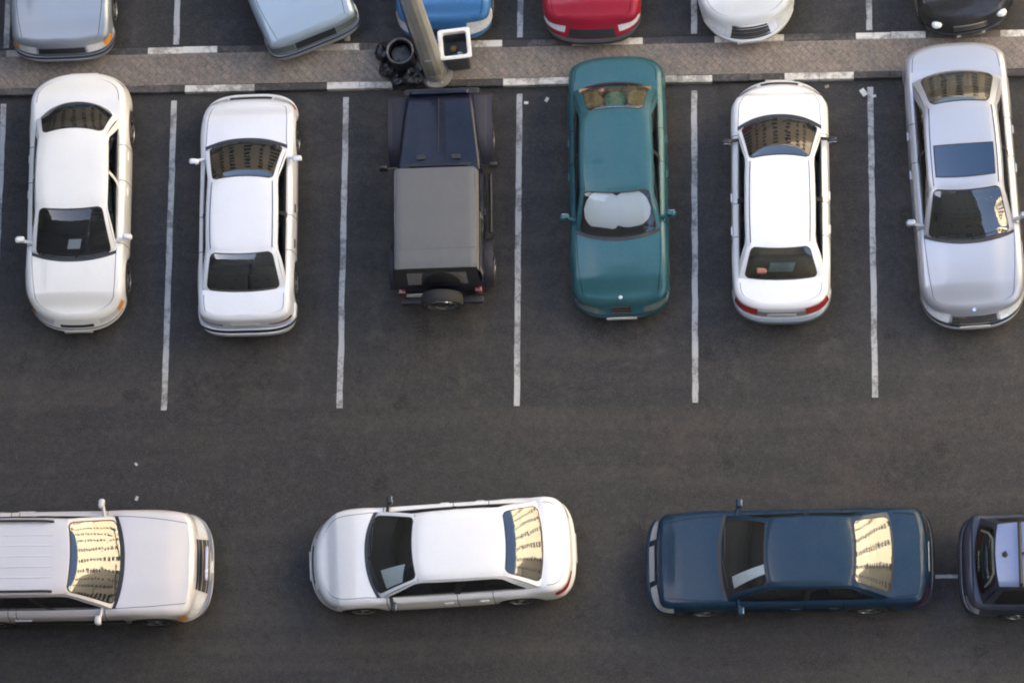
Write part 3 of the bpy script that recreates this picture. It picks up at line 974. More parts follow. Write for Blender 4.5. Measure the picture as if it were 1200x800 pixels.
# fourth bay: teal saloon facing the lane, sunshade in the windscreen
c = Car(L=4.60, W=1.70, nf=3.0, nr=3.0, af=.55, ar=.50, xwb=1.07, xwt=.34, xrt=-1.10, xrb=-1.72, H=1.36, yrf=.60, yrr=.575, bowf=.17, bowr=.14,
        yb=.735, zd=.98, ze=.90, zc=.93, zn=.66, paint=P_TEAL, fglass=GLASSC, xf=1.40, xr=-1.30, seats=SEATD, glass=GLASS, hoodb=.02, wop=(.055, .945, .03, .95), rop=(.10, .90, .08, .93))
o = c.build('parked_car', (1.77, 3.75), -88.8, 'teal green saloon in the fourth bay with a white sunshade behind its windscreen', group=BAYG)
c.lamp(o, True, .40, 1.93, .60, .86, DARK_LENS, 'headlight'); c.grille(o, .17, .60, .90, BLK, CHROME)  # lamp lenses darkened to stand in for shade on the nose
c.lamp(o, False, .45, -1.95, .64, .92, REDL, 'taillight')
c.bumper(o, True, P_TEAL, .02, .48, .03); c.bumper(o, False, P_TEAL, .02, .5, .03)
c.band(o, 'bumper_strip', BLK, True, .49, .54, 1.9, .03); c.plate(o, True, .52, .11, .50, .045); c.plate(o, False)
m = MB(); zz = c.Z(c.L / 2 - .27, 0)
m.lathe([(.034, -.004), (.034, .006), (.028, .010), (.001, .011)], (c.L / 2 - .255, 0, zz + .004), n=24)
m.build('hood_badge', basic('badge_white', (.5, .53, .58), .3, coat=1), o)
c4 = c

# fifth bay: white saloon nose to the kerb, red rear lamps
c = Car(L=4.30, W=1.68, mirror=BLK, nf=2.4, nr=2.8, af=.72, ar=.55, xwb=1.30, xwt=.50, xrt=-1.08, xrb=-1.60, H=1.41, yrf=.545, yrr=.55, bowf=.20, bowr=.08,
        yb=.725, zd=1.02, ze=.96, zc=.99, paint=P_WHITE2, drip=True, xf=1.32, xr=-1.20, seats=SEATB, tail_in=.09, wop=(.05, .95, .03, .95), rop=(.07, .93, .06, .92))
o = c.build('parked_car', (4.54, 3.46), 90.1, 'white saloon in the fifth bay with red rear lamps and a silver bumper', group=BAYG)
c.lamp(o, True, .42, 1.72, .64, .92, LAMP, 'headlight'); c.grille(o, .34, .62, .82, BLK, CHROME)
c.lamp(o, False, .42, -1.83, .62, .97, REDL, 'taillight', off=.012)
c.bumper(o, True, P_WHITE2, .02, .5, .012); c.bumper(o, False, P_SBLUE, .02, .5, .05)
c.band(o, 'tail_panel', basic('grey_panel', (.22, .22, .23), .4), False, .58, .80, -2.0, .006)
c.plate(o, True); c.plate(o, False, f=.72)
c5 = c

# sixth bay: large silver saloon with dark glass sunroof
c = Car(L=5.00, W=1.80, nf=2.6, nr=3.0, af=.75, ar=.55, xwb=1.15, xwt=.34, xrt=-1.17, xrb=-1.87, H=1.43, yrf=.60, yrr=.58, bowf=.16, bowr=.16,
        yb=.765, zd=1.03, ze=.94, zc=.98, zn=.70, paint=P_SILVER, drip=True, nose_in=.22, xf=1.50, xr=-1.42, r=.325, seats=SEATB, hoodb=.022, wop=(.055, .945, .03, .95), rop=(.09, .91, .06, .93))
o = c.build('parked_car', (7.65, 3.67), -86.8, 'large silver saloon in the rightmost bay with a dark glass sunroof', group=BAYG)
c.lamp(o, True, .45, 2.02, .60, .88, LAMP, 'headlight'); c.grille(o, .40, .58, .80, BLK, CHROME)
c.lamp(o, False, .45, -2.10, .62, .92, REDL, 'taillight')
c.bumper(o, True, P_SILVER, .02, .50, .03); c.bumper(o, False, P_SILVER, .02, .5, .03)
c.band(o, 'bumper_strip', BLK, True, .505, .62, 2.0, .012); c.plate(o, True, .52, .12, .60, .05); c.plate(o, False)
sr = MB(); xr0 = c.xwt; LL = c.xwt - c.xrt
def uo(x): return (c.xwt - x) / LL
u0, u1 = uo(.14), uo(-.41)
sr.grid([[(lambda P: (P[0], P[1], P[2] + .007))(c.roof(lerp(u0, u1, i / 8), lerp(-.80, .80, j / 8))) for j in range(9)] for i in range(9)])
sr.build('sunroof', GLASSB, c.roofobj)
sf = MB()
a_, b_ = u0 - .012, u1 + .012
for (ua, ub, va, vb) in ((a_, u0, -.83, .83), (u1, b_, -.83, .83), (u0, u1, -.83, -.80), (u0, u1, .80, .83)):
    sf.grid([[(lambda P: (P[0], P[1], P[2] + .005))(c.roof(lerp(ua, ub, i / 8), lerp(va, vb, j / 8))) for j in range(9)] for i in range(9)])
sf.build('sunroof_seal', RUB, c.roofobj)
m = MB(); m.lathe([(.030, -.004), (.030, .006), (.001, .010)], (c.L / 2 - .22, 0, c.Z(c.L / 2 - .22, 0) + .004), n=24)
m.build('hood_badge', CHROME, o)
c6 = c

# ------------------------------------------------------------------ third bay: short off-roader with a grey canvas top
CANV = basic('grey_canvas', (.125, .130, .136), .93, var=.08, scale=9, rvar=.04)
FLARE = basic('flare_plastic', (.020, .019, .028), .6, var=.2)
def offroader():
    root = empty('off_roader', (-1.27, 3.50, 0), R(91.0), label='dark navy off-roader with grey canvas top and spare wheel on its back', cat='off-roader', group=BAYG)
    # local x forward; L about 3.85: front bumper 1.95, spare -2.05
    tb = MB()
    # tub sides and tail (rounded box shell)
    def ring(z, ins):
        x0, x1, y = .38, -1.66, .74
        r = .10
        out = []
        for cx, cy, a0 in ((x0 - r, y - r, 0), (x1 + r, y - r, 90), (x1 + r, -y + r, 180), (x0 - r, -y + r, 270)):
            for k in range(6):
                a = R(a0 + 90 * k / 5)
                out.append((cx + (r - ins) * math.cos(a), cy + (r - ins) * math.sin(a), z))
        return out
    tb.grid([ring(.42, .03), ring(.46, 0), ring(.8, 0), ring(1.06, 0), ring(1.09, .015), ring(1.09, .04)], closed=True)
    tb.box((-.5, 0, .44), (2.1, 1.4, .05))
    tb.build('body', P_JEEP, root)
    # hood: tapered, crowned, cut edges
    hd = MB(); rows = []
    for i in range(17):
        u = i / 16; x = lerp(.38, 1.80, u); hw = lerp(.74, .58, u) ; zt = lerp(1.12, 1.02, u) - .06 * smooth(.9, 1, u)
        row = [(x, -hw - .0, .72), (x, -hw, zt - .10), (x, -hw + .012, zt - .05), (x, -hw + .04, zt - .02)]
        for j in range(13):
            a = -1 + 2 * j / 12
            y = a * (hw - .07)
            z = zt - .012 + .012 * (1 - a * a) + (.020 if abs(a) < .36 else 0) * smooth(0, .1, u) * (1 - smooth(.9, 1, u))
            row.append((x, y, z))
        row += [(p[0], -p[1], p[2]) for p in row[:4][::-1]]
        rows.append(row)
    hd.grid(rows); ho = hd.build('hood', P_JEEP, root)
    m = MB()
    for sd in (1, -1): m.box((1.45, sd * (.545), 1.00), (.06, .035, .05))
    m.tube([(.46, -.5, 1.15), (.46, .0, 1.155), (.46, .5, 1.15)], .014)
    for yy in (-.30, .30): m.sq((.62, yy, 1.135), (.09, .16, .02), e=.4)
    m.tube([(.7, 0, 1.142), (1.7, 0, 1.05)], .006)
    m.build('hood_latch', BLK, ho)
    # grille + round lamps
    gr = MB(); gr.sq((1.82, 0, .80), (.07, 1.06, .50), e=.2); go = gr.build('grille', P_JEEP, root)
    for k in range(7):
        s_ = MB(); s_.box((1.858, -.21 + .07 * k, .80), (.008, .035, .34)); s_.build('grille_slot', BLK, go)
    for sd in (1, -1):
        l = MB(); l.lathe([(.0, 0), (.05, .0), (.085, -.01), (.09, -.03)], (0, 0, 0), n=20)
        lo = l.build('headlight', LAMP, root); lo.location = (1.88, sd * .39, .86); lo.rotation_euler = (0, R(90), 0)
    bmp = MB(); bmp.sq((1.97, 0, .55), (.12, 1.32, .13), e=.2); bmp.build('front_bumper', BLK, root)
    rb_ = MB(); rb_.sq((-1.76, 0, .52), (.12, 1.42, .12), e=.2); rb_.build('rear_bumper', BLK, root)
    # fenders / flares
    for sd in (1, -1):
        f = MB(); rows = []
        for (x, z) in ((1.86, .74), (1.80, .84), (1.62, .90), (1.2, .90), (.90, .86), (.72, .70), (.62, .55)):
            rows.append([(x, sd * .57, z + .02), (x, sd * .62, z + .025), (x, sd * .78, z + .015), (x, sd * .845, z - .01), (x, sd * .86, z - .06), (x, sd * .84, z - .065)])
        f.grid(rows); f.build('front_fender', FLARE, root)
        fe = MB(); fe.grid([[(r_[3][0], sd * .80, r_[3][2] + .012), (r_[3][0], sd * .90, r_[3][2] + .004), (r_[3][0], sd * .915, r_[3][2] - .05)] for r_ in rows])
        fe.build('fender_flare', FLARE, root)
        f = MB(); rows = []
        for k in range(9):
            a = R(20 + 140 * k / 8); x = -1.12 + .46 * math.cos(a); z = .40 + .44 * math.sin(a)
            rows.append([(x, sd * .735, z), (x, sd * .84, z + .005), (x, sd * .89, z - .01), (x, sd * .90, z - .05)])
        f.grid(rows); f.build('fender_flare', FLARE, root)
        st = MB(); st.tube([(.50, sd * .83, .42), (-.55, sd * .83, .42)], .035); st.build('side_step', BLK, root)
    for xw in (1.22, -1.12):
        for sd in (1, -1): wheel(root, xw, sd * .765, .37, .23, 6)
    # windscreen frame
    wf = MB()
    A = [(.36, y, 1.10) for y in (-.70, .70)]; B = [(.15, y, 1.70) for y in (-.66, .66)]
    for p, q in ((A[0], B[0]), (A[1], B[1]), (A[0], A[1]), (B[0], B[1])): wf.tube([p, q], .035, n=8)
    wf.build('windshield_frame', P_JEEP, root)
    wg = MB(); wg.grid([[vl(A[0], A[1], j / 6), vl(B[0], B[1], j / 6)] for j in range(7)]); wg.build('windshield', GLASS, root)
    # doors
    for sd in (1, -1):
        d = MB(); d.sq((-.08, sd * .745, .80), (.92, .035, .60), e=.15); do = d.build('door', P_JEEP, root)
        h = MB(); h.sq((-.34, sd * .775, .95), (.13, .03, .03), e=.4); h.build('door_handle', BLK, do)
        mr = MB(); mr.sq((.42, sd * .94, 1.20), (.07, .15, .20), e=.5); mr.tube([(.46, sd * .72, 1.08), (.43, sd * .88, 1.15)], .015); mr.build('side_mirror', BLK, root)
    # canvas top: roof and sides
    tp = MB(); rows = []
    for i in range(25):
        u = i / 24; x = lerp(.22, -1.52, u)
        sag = .010 * math.sin(u * math.pi * 3) ** 2
        hw = .69
        zr = 1.745 + .012 * math.sin(u * math.pi) - sag - .03 * smooth(.93, 1, u)
        row = [(x, -hw - .03, 1.52 if u < .02 else 1.45), (x, -hw - .012, zr - .07), (x, -hw + .006, zr - .022), (x, -hw + .035, zr - .004)]
        for j in range(1, 16):
            a = -1 + 2 * j / 16
            row.append((x, a * (hw - .03), zr + .012 * (1 - a * a) + .003 * noise.noise((x * 3, a * 3, 1))))
        row += [(p[0], -p[1], p[2]) for p in row[:4][::-1]]
        rows.append(row)
    tp.grid(rows)
    to = tp.build('canvas_top', CANV, root)
    hm = MB()
    for sd in (1, -1): hm.tube([(.20, sd * .685, 1.722), (-.6, sd * .685, 1.728), (-1.50, sd * .685, 1.705)], .010, n=5)
    hm.tube([(.225, -.67, 1.735), (.225, .67, 1.735)], .016, n=6)
    for xx in (-.42, -1.18): hm.tube([(xx, -.68, 1.742), (xx, 0, 1.757), (xx, .68, 1.742)], .006, n=5)
    hm.build('canvas_hem', CANV, to)
    # canvas flanks and sloping back with dark plastic windows
    for sd in (1, -1):
        s1 = MB()
        s1.grid([[(x, sd * .735, 1.47), (x - (.02 if x < -1 else 0), sd * .745, 1.08)] for x in (-.46, -.8, -1.1, -1.50)]); s1.build('canvas_side', CANV, root, fix=False)
        s2 = MB(); s2.grid([[(x, sd * .748, 1.42), (x, sd * .753, 1.13)] for x in (-.55, -1.42)]); s2.build('side_window', GLASSD, root, fix=False)
        s3 = MB(); s3.grid([[(x, sd * .733, 1.47), (x, sd * .75, 1.09)] for x in (.24, -.44)]); s3.build('side_window', GLASSD, root, fix=False)
    bk = MB(); bk.grid([[(-1.51, y, 1.70), (-1.55, y, 1.60), (-1.66, y * 1.03, 1.10)] for y in (-.70, -.35, 0, .35, .70)]); bk.build('canvas_back', basic('black_canvas', (.02, .02, .022), .8), root, fix=False)
    bw = MB(); bw.grid([[(-1.562, y, 1.585), (-1.652, y * 1.03, 1.18)] for y in (-.50, 0, .50)]); bw.build('rear_window', GLASSD, root, fix=False)
    # spare wheel on the tailgate: its axis along x
    sp = MB()
    r, wd = .36, .22
    sp.lathe([(.001, .10), (.10, .10), (.12, .06), (.20, .055), (.215, .09), (.24, .10), (.33, .10), (.355, .06), (.36, 0), (.355, -.06), (.33, -.10), (.20, -.11), (.001, -.11)], n=36)
    spo = sp.build('spare_wheel', TYRE, root); spo.location = (-1.88, -.04, 1.00); spo.rotation_euler = (0, R(-90), 0)
    rg = MB(); rg.lathe([(.205, .075), (.235, .104), (.248, .108), (.252, .098)], n=36); rg.build('wheel_ring', CHROME, spo)
    for sd in (1, -1):
        t = MB(); t.sq((-1.69, sd * .65, .86), (.10, .13, .20), e=.3); t.build('taillight', DRED, root)
    pl = MB(); pl.sq((-1.70, .45, .68), (.02, .32, .16), e=.2); pl.build('number_plate', PLATE, root)
    # seats
    for sd in (1, -1):
        st = MB(); st.sq((-.15, sd * .34, .82), (.48, .46, .16), e=.4); st.sq((-.42, sd * .34, 1.12), (.14, .46, .58), e=.4); st.build('front_seat', SEATD, root)
    sw = MB(); cc = Vector((.20, .34, 1.16)); rt = Matrix.Rotation(R(-55), 3, 'Y')
    sw.tube([cc + rt @ Vector((.19 * math.cos(2 * math.pi * k / 20), .19 * math.sin(2 * math.pi * k / 20), 0)) for k in range(21)], .014, caps=False); sw.build('steering_wheel', BLK, root)
    dd = MB(); dd.sq((.42, 0, 1.00), (.25, 1.36, .22), e=.3); dd.build('dashboard', DASH, root)
    return root
offroader()

# ------------------------------------------------------------------ near lane
# pearl beige estate / off-road wagon leaving the frame on the left
c = Car(L=4.75, W=1.88, nf=3.0, nr=4.0, af=.6, ar=.35, xwb=.98, xwt=.18, xrt=-2.00, xrb=-2.28, H=1.72, yrf=.63, yrr=.62, bowf=.15, bowr=.06,
        yb=.80, zd=1.16, ze=1.14, zc=1.13, zn=.90, belt=1.08, paint=P_BEIGE, xf=1.45, xr=-1.35, r=.37, sill=.36, seats=SEATD, glass=GLASSD, rear_kind='van',
        win=((.02, .30), (.335, .62), (.66, .95)), crown=.06, nose_in=.20, wop=(.05, .95, .03, .95))
o = c.build('sport_utility', (-7.50, -2.88), 0.4, 'pearl beige sport utility with roof rails at the left edge of the near lane', cat='sport utility', group=LANEG)
c.lamp(o, True, .52, 1.88, .58, .90, LAMP, 'headlight', sub=(.75, 1.0, AMBER), off=.015); c.grille(o, .46, .52, .97, BLK, P_BEIGE)
c.lamp(o, False, .55, -2.15, .55, .95, REDL, 'taillight')
c.bumper(o, True, P_BEIGE, .02, .44, .06); c.bumper(o, False, P_BEIGE, .02, .44, .05)
c.band(o, 'bumper_strip', BLK, True, .45, .52, 2.02, .055, .1)
c.plate(o, True, .50, .14, .42); c.sidestrip(o, BLK, .05, .72)  # black band over most of the lower side
m = MB(); m.sq((2.375, 0, .83), (.05, .60, .14), e=.3); m.build('grille_bar', basic('pink_chrome', (.62, .55, .56), .25, metal=.5), o)
for sd in (1, -1):
    rl = MB()
    pts = [(lambda P: (P[0], P[1], P[2] + (.05 if 0 < k < 12 else .0)))(c.roof(.10 + .84 * k / 12, sd * .93)) for k in range(13)]
    rl.tube(pts, .022, n=8); ro = rl.build('roof_rail', BLK, o)
for k in range(5):
    rr = MB(); a = -.56 + .28 * k
    rr.grid([[(lambda P: (P[0], P[1], P[2] + h))(c.roof(.12 + .82 * i / 12, a + t)) for t, h in ((-.03, -.001), (-.012, .004), (.012, .004), (.03, -.001))] for i in range(13)])
    rr.build('roof_rib', P_BEIGE, c.roofobj)
c7 = c

# white rounded saloon heading left, slightly askew
c = Car(L=4.48, W=1.72, mirror=BLK, nf=2.5, nr=3.0, af=.72, ar=.50, xwb=1.20, xwt=.40, xrt=-1.12, xrb=-1.76, H=1.42, yrf=.555, yrr=.565, bowf=.18, bowr=.10,
        yb=.745, zd=1.04, ze=.98, zc=.98, paint=P_WHITE3, fglass=GLASSC, xf=1.38, xr=-1.28, seats=SEATD, nose_in=.12, tail_in=.06, wop=(.05, .95, .03, .95), rop=(.06, .94, .05, .94))
o = c.build('parked_car', (-1.19, -2.70), 183.2, 'clean white saloon standing alone and slightly askew in the near lane', group=LANEG)
c.lamp(o, True, .46, 1.80, .66, .90, LAMP, 'headlight'); c.grille(o, .34, .60, .72)
c.lamp(o, False, .45, -1.90, .64, .88, REDL, 'taillight')
c.bumper(o, True, P_WHITE3, .02, .5, .012); c.bumper(o, False, P_WHITE3, .02, .5, .012)
c.band(o, 'bumper_strip', basic('shadow_gap', (.25, .25, .26), .6), True, .53, .56, 1.85, .006); c.plate(o, True); c.plate(o, False)
c8 = c

# steel blue saloon heading left
c = Car(L=4.70, W=1.70, nf=3.6, nr=3.6, af=.50, ar=.45, xwb=1.13, xwt=.38, xrt=-1.07, xrb=-1.73, H=1.39, yrf=.565, yrr=.57, bowf=.10, bowr=.08,
        yb=.735, zd=.99, ze=.95, zc=.95, zn=.79, paint=P_NAVY, fglass=GLASSC, xf=1.42, xr=-1.30, seats=SEATG, nose_in=.15, hoodb=.014, wop=(.05, .95, .03, .95), rop=(.06, .94, .05, .94))
o = c.build('parked_car', (4.63, -2.85), 180.6, 'steel blue saloon in the near lane with a bright pale sheet in its windscreen', group=LANEG)
c.lamp(o, True, .40, 1.93, .60, 1.0, LAMP, 'headlight', off=.014); c.grille(o, .30, .55, .84, BRIGHT, BRIGHT)
c.lamp(o, False, .40, -2.05, .60, .82, DRED, 'taillight')
c.bumper(o, True, P_NAVY, .02, .50, .05); c.bumper(o, False, P_NAVY, .02, .5, .05)
c.band(o, 'bumper_trim', BLK, False, .47, .52, -2.0, .055)
c.plate(o, True); c.plate(o, False, f=.74); c.sidestrip(o, BLK, .05, .70)  # wide black band stands in for shade on the lower flank
c9 = c

# dark estate at the right edge, tail to the steel blue saloon
c = Car(L=4.40, W=1.70, nf=2.8, nr=3.4, af=.6, ar=.40, xwb=1.20, xwt=.50, xrt=-1.66, xrb=-1.99, H=1.55, yrf=.58, yrr=.52, bowf=.16, bowr=.12,
        yb=.73, zd=1.04, ze=1.02, zc=1.0, belt=.98, paint=P_DARK, xf=1.32, xr=-1.28, seats=SEATD, glass=GLASS, rear_kind='van', win=((.02, .34), (.38, .66), (.70, .95)), tail_in=.05, rop=(.08, .92, .06, .92))
o = c.build('parked_car', (9.66, -2.95), 0.3, 'midnight blue estate with roof bars at the right edge of the near lane', group=LANEG)
c.lamp(o, True, .44, 1.75, .6, .9, LAMP, 'headlight'); c.grille(o, .34, .6, .8)
c.lamp(o, False, .55, -1.93, .60, .98, basic('pale_lens', (.55, .5, .5), .2, coat=1), 'taillight', off=.012)
c.bumper(o, True, P_DARK, .02, .5, .02); c.bumper(o, False, P_DARK, .02, .5, .05); c.band(o, 'bumper_trim', CHROME, False, .47, .50, -1.95, .056); c.plate(o, False)
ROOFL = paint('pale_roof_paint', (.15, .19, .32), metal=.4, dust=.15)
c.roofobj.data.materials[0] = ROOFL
for u in (.30, .83):
    rbm = MB()
    P0, P1 = c.roof(u, -.97), c.roof(u, .97)
    rbm.tube([(P0[0], P0[1] - .02, P0[2] + .02), (P0[0], P0[1] + .02, P0[2] + .10), (P1[0], P1[1] - .02, P1[2] + .10), (P1[0], P1[1] + .02, P1[2] + .02)], .032, n=8)
    rbm.build('roof_bar', BLK, o)

rlm = MB(); rlm.tube([(lambda P: (P[0], P[1], P[2] + .06))(c.roof(.25 + .58 * k / 10, 0)) for k in range(11)], .022); rlm.build('roof_rack_rail', BLK, o)
m = MB()
m.tube([(lambda P: (P[0] + .01, P[1], P[2] - .03))(c.rw(a, b)) for a, b in ((.14, .35), (.16, .62), (.24, .84), (.76, .84), (.84, .62), (.86, .25))], .020, n=6)
m.build('glass_reflection_tube', PAPER, o)  # white tube under the rear glass stands in for a reflection
m = MB(); P0 = c.roof(.93, 0)
m.lathe([(.05, 0), (.045, .02), (.015, .03), (.006, .30), (.001, .30)], P0, n=16); m.build('antenna', BLK, o)
# ------------------------------------------------------------------ far row, noses over the upper kerb
FARG = 'cars in the far row facing the median'
def far(label, nose, head, L=4.4, **k):
    c = Car(L=L, **k)
    h = R(head)
    o = c.build('parked_car', (nose[0] - math.cos(h) * L / 2, nose[1] - math.sin(h) * L / 2), head, label, group=FARG)
    c.lamp(o, False, .42, -L / 2 + .35, .62, .92, REDL, 'taillight'); c.bumper(o, False, c.paint, .02, .5, .02)
    return c, o
c, o = far('silver blue saloon in the far row at the left edge with black bumper strip', (-8.02, 6.30), -89, L=4.5, W=1.82, nf=3.3, af=.5, xwb=1.0, xwt=.25, xrt=-1.1, xrb=-1.7, paint=P_SBLUE, zn=.76, nose_in=.14)
c.lamp(o, True, .46, 1.90, .62, .90, LAMP, 'headlight', sub=(.6, 1, AMBER)); c.grille(o, .42, .62, .84); c.bumper(o, True, P_SBLUE, .02, .5, .06); c.band(o, 'bumper_strip', BLK, True, .505, .60, 1.9, .05); c.plate(o, True)
c, o = far('pale blue saloon in the far row parked at a slant', (-3.50, 6.44), -68, L=4.4, W=1.72, nf=4.2, af=.38, xwb=1.0, xwt=.25, xrt=-1.1, xrb=-1.7, paint=P_LBLUE, zn=.80, nose_in=.12)
c.lamp(o, True, .40, 1.93, .62, .88, DARK_LENS, 'headlight'); c.grille(o, .38, .60, .88); c.bumper(o, True, P_SBLUE, .02, .5, .05); c.band(o, 'bumper_strip', BLK, True, .505, .58, 1.95, .045); c.plate(o, True)
c, o = far('bright blue hatchback in the far row behind the lamp post', (-1.27, 6.50), -89.5, L=4.1, W=1.70, nf=2.9, af=.5, xwb=1.0, xwt=.25, xrt=-1.3, xrb=-1.7, paint=P_BLUE, zn=.74, nose_in=.20)
c.lamp(o, True, .42, 1.62, .58, .95, LAMP, 'headlight', off=.014); c.grille(o, .34, .6, .8); c.bumper(o, True, P_BLUE, .02, .5, .02); c.plate(o, True)
c, o = far('crimson red saloon in the far row with black front bumper', (1.30, 6.42), -90, L=4.4, W=1.74, nf=2.8, af=.6, xwb=1.0, xwt=.25, xrt=-1.1, xrb=-1.7, paint=P_RED, zn=.72, nose_in=.24)
c.lamp(o, True, .50, 1.80, .68, .86, LAMP, 'headlight', off=.012); c.grille(o, .42, .56, .78); c.bumper(o, True, BLK, .02, .52, .06)
c, o = far('pearl white saloon in the far row with a chrome grille', (4.06, 6.36), -84, L=4.5, W=1.72, nf=2.2, af=.85, xwb=1.0, xwt=.25, xrt=-1.1, xrb=-1.7, paint=P_PEARL, zn=.72, nose_in=.24)
c.lamp(o, True, .44, 1.72, .58, .90, LAMP, 'headlight', off=.012); c.grille(o, .36, .55, .88, BLK, CHROME); c.bumper(o, True, P_PEARL, .02, .5, .03); c.plate(o, True)
c, o = far('glossy black hatchback in the far row with round pale headlights', (7.84, 6.42), -80, L=4.1, W=1.70, nf=2.5, af=.65, xwb=1.0, xwt=.25, xrt=-1.3, xrb=-1.7, paint=P_BLACK, zn=.72, nose_in=.14)
c.grille(o, .30, .58, .8, BLK, CHROME); c.bumper(o, True, P_BLACK, .02, .5, .03); c.plate(o, True)
for sd in (1, -1):
    q = c.sy(.60, True); P = c.wall(q, .82, sd, .0)
    l = MB(); l.sq(P, (.16, .19, .13), e=.95); l.build('headlight', LAMP, o)

# ------------------------------------------------------------------ things inside the cars
def world(carc, loc, head, p):
    h = R(head); return (loc[0] + p[0] * math.cos(h) - p[1] * math.sin(h), loc[1] + p[0] * math.sin(h) + p[1] * math.cos(h), p[2])
def sheet(name, carc, loc, head, P, mat, label, cat, n=8, fn=None):
    """thin curved sheet given by fn(a,b) in car space"""
    m = MB()
    top = [[fn(i / n, j / n) for j in range(n + 1)] for i in range(n + 1)]
    m.grid(top); m.grid([[(p[0], p[1], p[2] - .004) for p in r] for r in top])
    o = m.build(name, mat, fix=False)
    o.location = (loc[0], loc[1], 0); o.rotation_euler = (0, 0, R(head))
    return tag(o, label, cat)
# paper on the ivory car's dashboard
def f(a, b):
    q = c1.bf(0); x = q[0] - .16 - .17 * a; y = lerp(-.10, .12, b) + .03 * a
    return (x, y + .0, c1.bf(0)[2] + .052 + .01 * a)
sheet('paper_sheet', c1, (-7.60, 3.65), -89.3, None, PAPER, 'white paper lying on the dashboard of the ivory saloon', 'paper', fn=f)
# twin-lobed sunshade behind the teal car's windscreen
SHADE = basic('sunshade_foil', (.88, .90, .88), .5, var=.05, scale=8)
m = MB()
def shade_pt(a, b):
    # a across -1..1, b 0..1 up: two round lobes pressed up to the glass
    p = .5 + a * .43
    l = abs(a)
    k = (l - .5) / (.80 if l < .5 else .5)
    c_ = math.sqrt(max(0, 1 - k * k))
    lo = .52 - .37 * c_ * (1.05 if a < 0 else .92)
    hi = .55 + .42 * c_
    q = lerp(lo, max(lo + .02, hi), b)
    P = c4.ws(p, q)
    return (P[0] - .025 - .012 * math.sin(l * math.pi), P[1], P[2] - .032 - .012 * math.sin(l * math.pi))
rows = [[shade_pt(-1 + 2 * i / 40, j / 10) for j in range(11)] for i in range(41)]
m.grid(rows); m.grid([[(p[0], p[1], p[2] - .004) for p in r] for r in rows])
so_ = m.build('sunshade', SHADE, fix=False); so_.location = (1.77, 3.75, 0); so_.rotation_euler = (0, 0, R(-88.8))
tag(so_, 'white twin-lobed folding sunshade standing behind the teal saloon windscreen', 'sunshade')
# cushions on the teal car's parcel shelf
def cushion(kind, y, c_, label, dx=0, sz=(.32, .36, .10), rz=0, dots=None):
    p = c4.br(0); m = MB()
    m.sq((p[0] + .35 + dx, y, p[2] + .075), sz, e=.75, rot=Matrix.Rotation(rz, 3, 'Z') @ Matrix.Rotation(R(-18), 3, 'Y'))
    o = m.build(kind, basic(kind + '_' + label[:6].strip(), c_, .9, var=.8, scale=16))
    o.location = (1.77, 3.75, 0); o.rotation_euler = (0, 0, R(-88.8))
    tag(o, label, 'cushion' if kind == 'cushion' else 'soft toy')
cushion('cushion', -.40, (.55, .30, .09), 'orange yellow cushion on the left of the teal saloon rear shelf', rz=.2)
cushion('cushion', .0, (.09, .42, .24), 'mint green cushion in the middle of the teal saloon rear shelf', dx=.02, sz=(.34, .36, .10))
cushion('cushion', .40, (.60, .34, .08), 'orange yellow cushion on the right of the teal saloon rear shelf', rz=-.2)
cushion('soft_toy', -.22, (.30, .15, .09), 'small brown soft toy between cushions on the teal saloon rear shelf', dx=-.12, sz=(.14, .15, .14))
def f(a, b):
    q = c4.br(0); y = lerp(-.62, .62, b); return (q[0] + .10 + .34 * a + .05 * abs(y), y, q[2] + .045 + .008 * noise.noise((a * 5, b * 9, 4)))
sheet('patterned_blanket', c4, (1.77, 3.75), -88.8, None, basic('tan_blanket', (.30, .20, .10), .9, var=.7, scale=11), 'mottled tan blanket under the cushions on the teal saloon rear shelf', 'blanket', fn=f)
# pale things on other shelves and dashboards
def f(a, b):
    q = c5.br(0); return (q[0] + .14 + .16 * a, lerp(-.20, .22, b) - .05 * a, q[2] + .075 + .03 * math.sin(b * 5) * math.sin(a * 3))
sheet('pale_shelf_sheet', c5, (4.54, 3.46), 90.1, None, basic('pale_blue_sheet', (.78, .90, .95), .9), 'pale blue sheet on the rear shelf of the white saloon with red lamps', 'cloth', fn=f)  # thin pale sheet just above the rear shelf
m = MB(); q = c5.br(0); m.sq((q[0] + .17, .32, q[2] + .09), (.12, .17, .11), e=.3)
bx = m.build('tissue_box', basic('brown_card', (.33, .14, .09), .7)); bx.location = (4.54, 3.46, 0); bx.rotation_euler = (0, 0, R(90.1))
tag(bx, 'small brown box beside the pale sheet on the rear shelf of a white saloon', 'box')
def f(a, b):
    y = lerp(.30, .62, a); P = c8.ws(.5 + y / (2 * .73), lerp(.12 + (.1 * (1 - a)), .62 + .25 * (1 - a) * .6, b)); return (P[0] - .03, P[1], P[2] - .06)
sheet('pale_sheet', c8, (-1.19, -2.70), 183.2, None, basic('pale_sheet_surface', (.75, .82, .82), .5), 'pale sheet in the lower corner of the askew white saloon windscreen', 'sunshade', fn=f)  # thin pale sheet set just under the glass
def f(a, b):
    y = lerp(.22, .42, a) + .14 * (1 - b); P = c9.ws(.5 + y / (2 * .72), lerp(.10, .95, b)); return (P[0] - .03, P[1], P[2] - .05)
sheet('pale_sheet', c9, (4.63, -2.85), 180.6, None, basic('bright_sheet_surface', (.78, .82, .84), .35, metal=.1), 'bright pale sheet lying across the steel blue saloon windscreen', 'sunshade', fn=f)  # bright slanting sheet set just under the glass

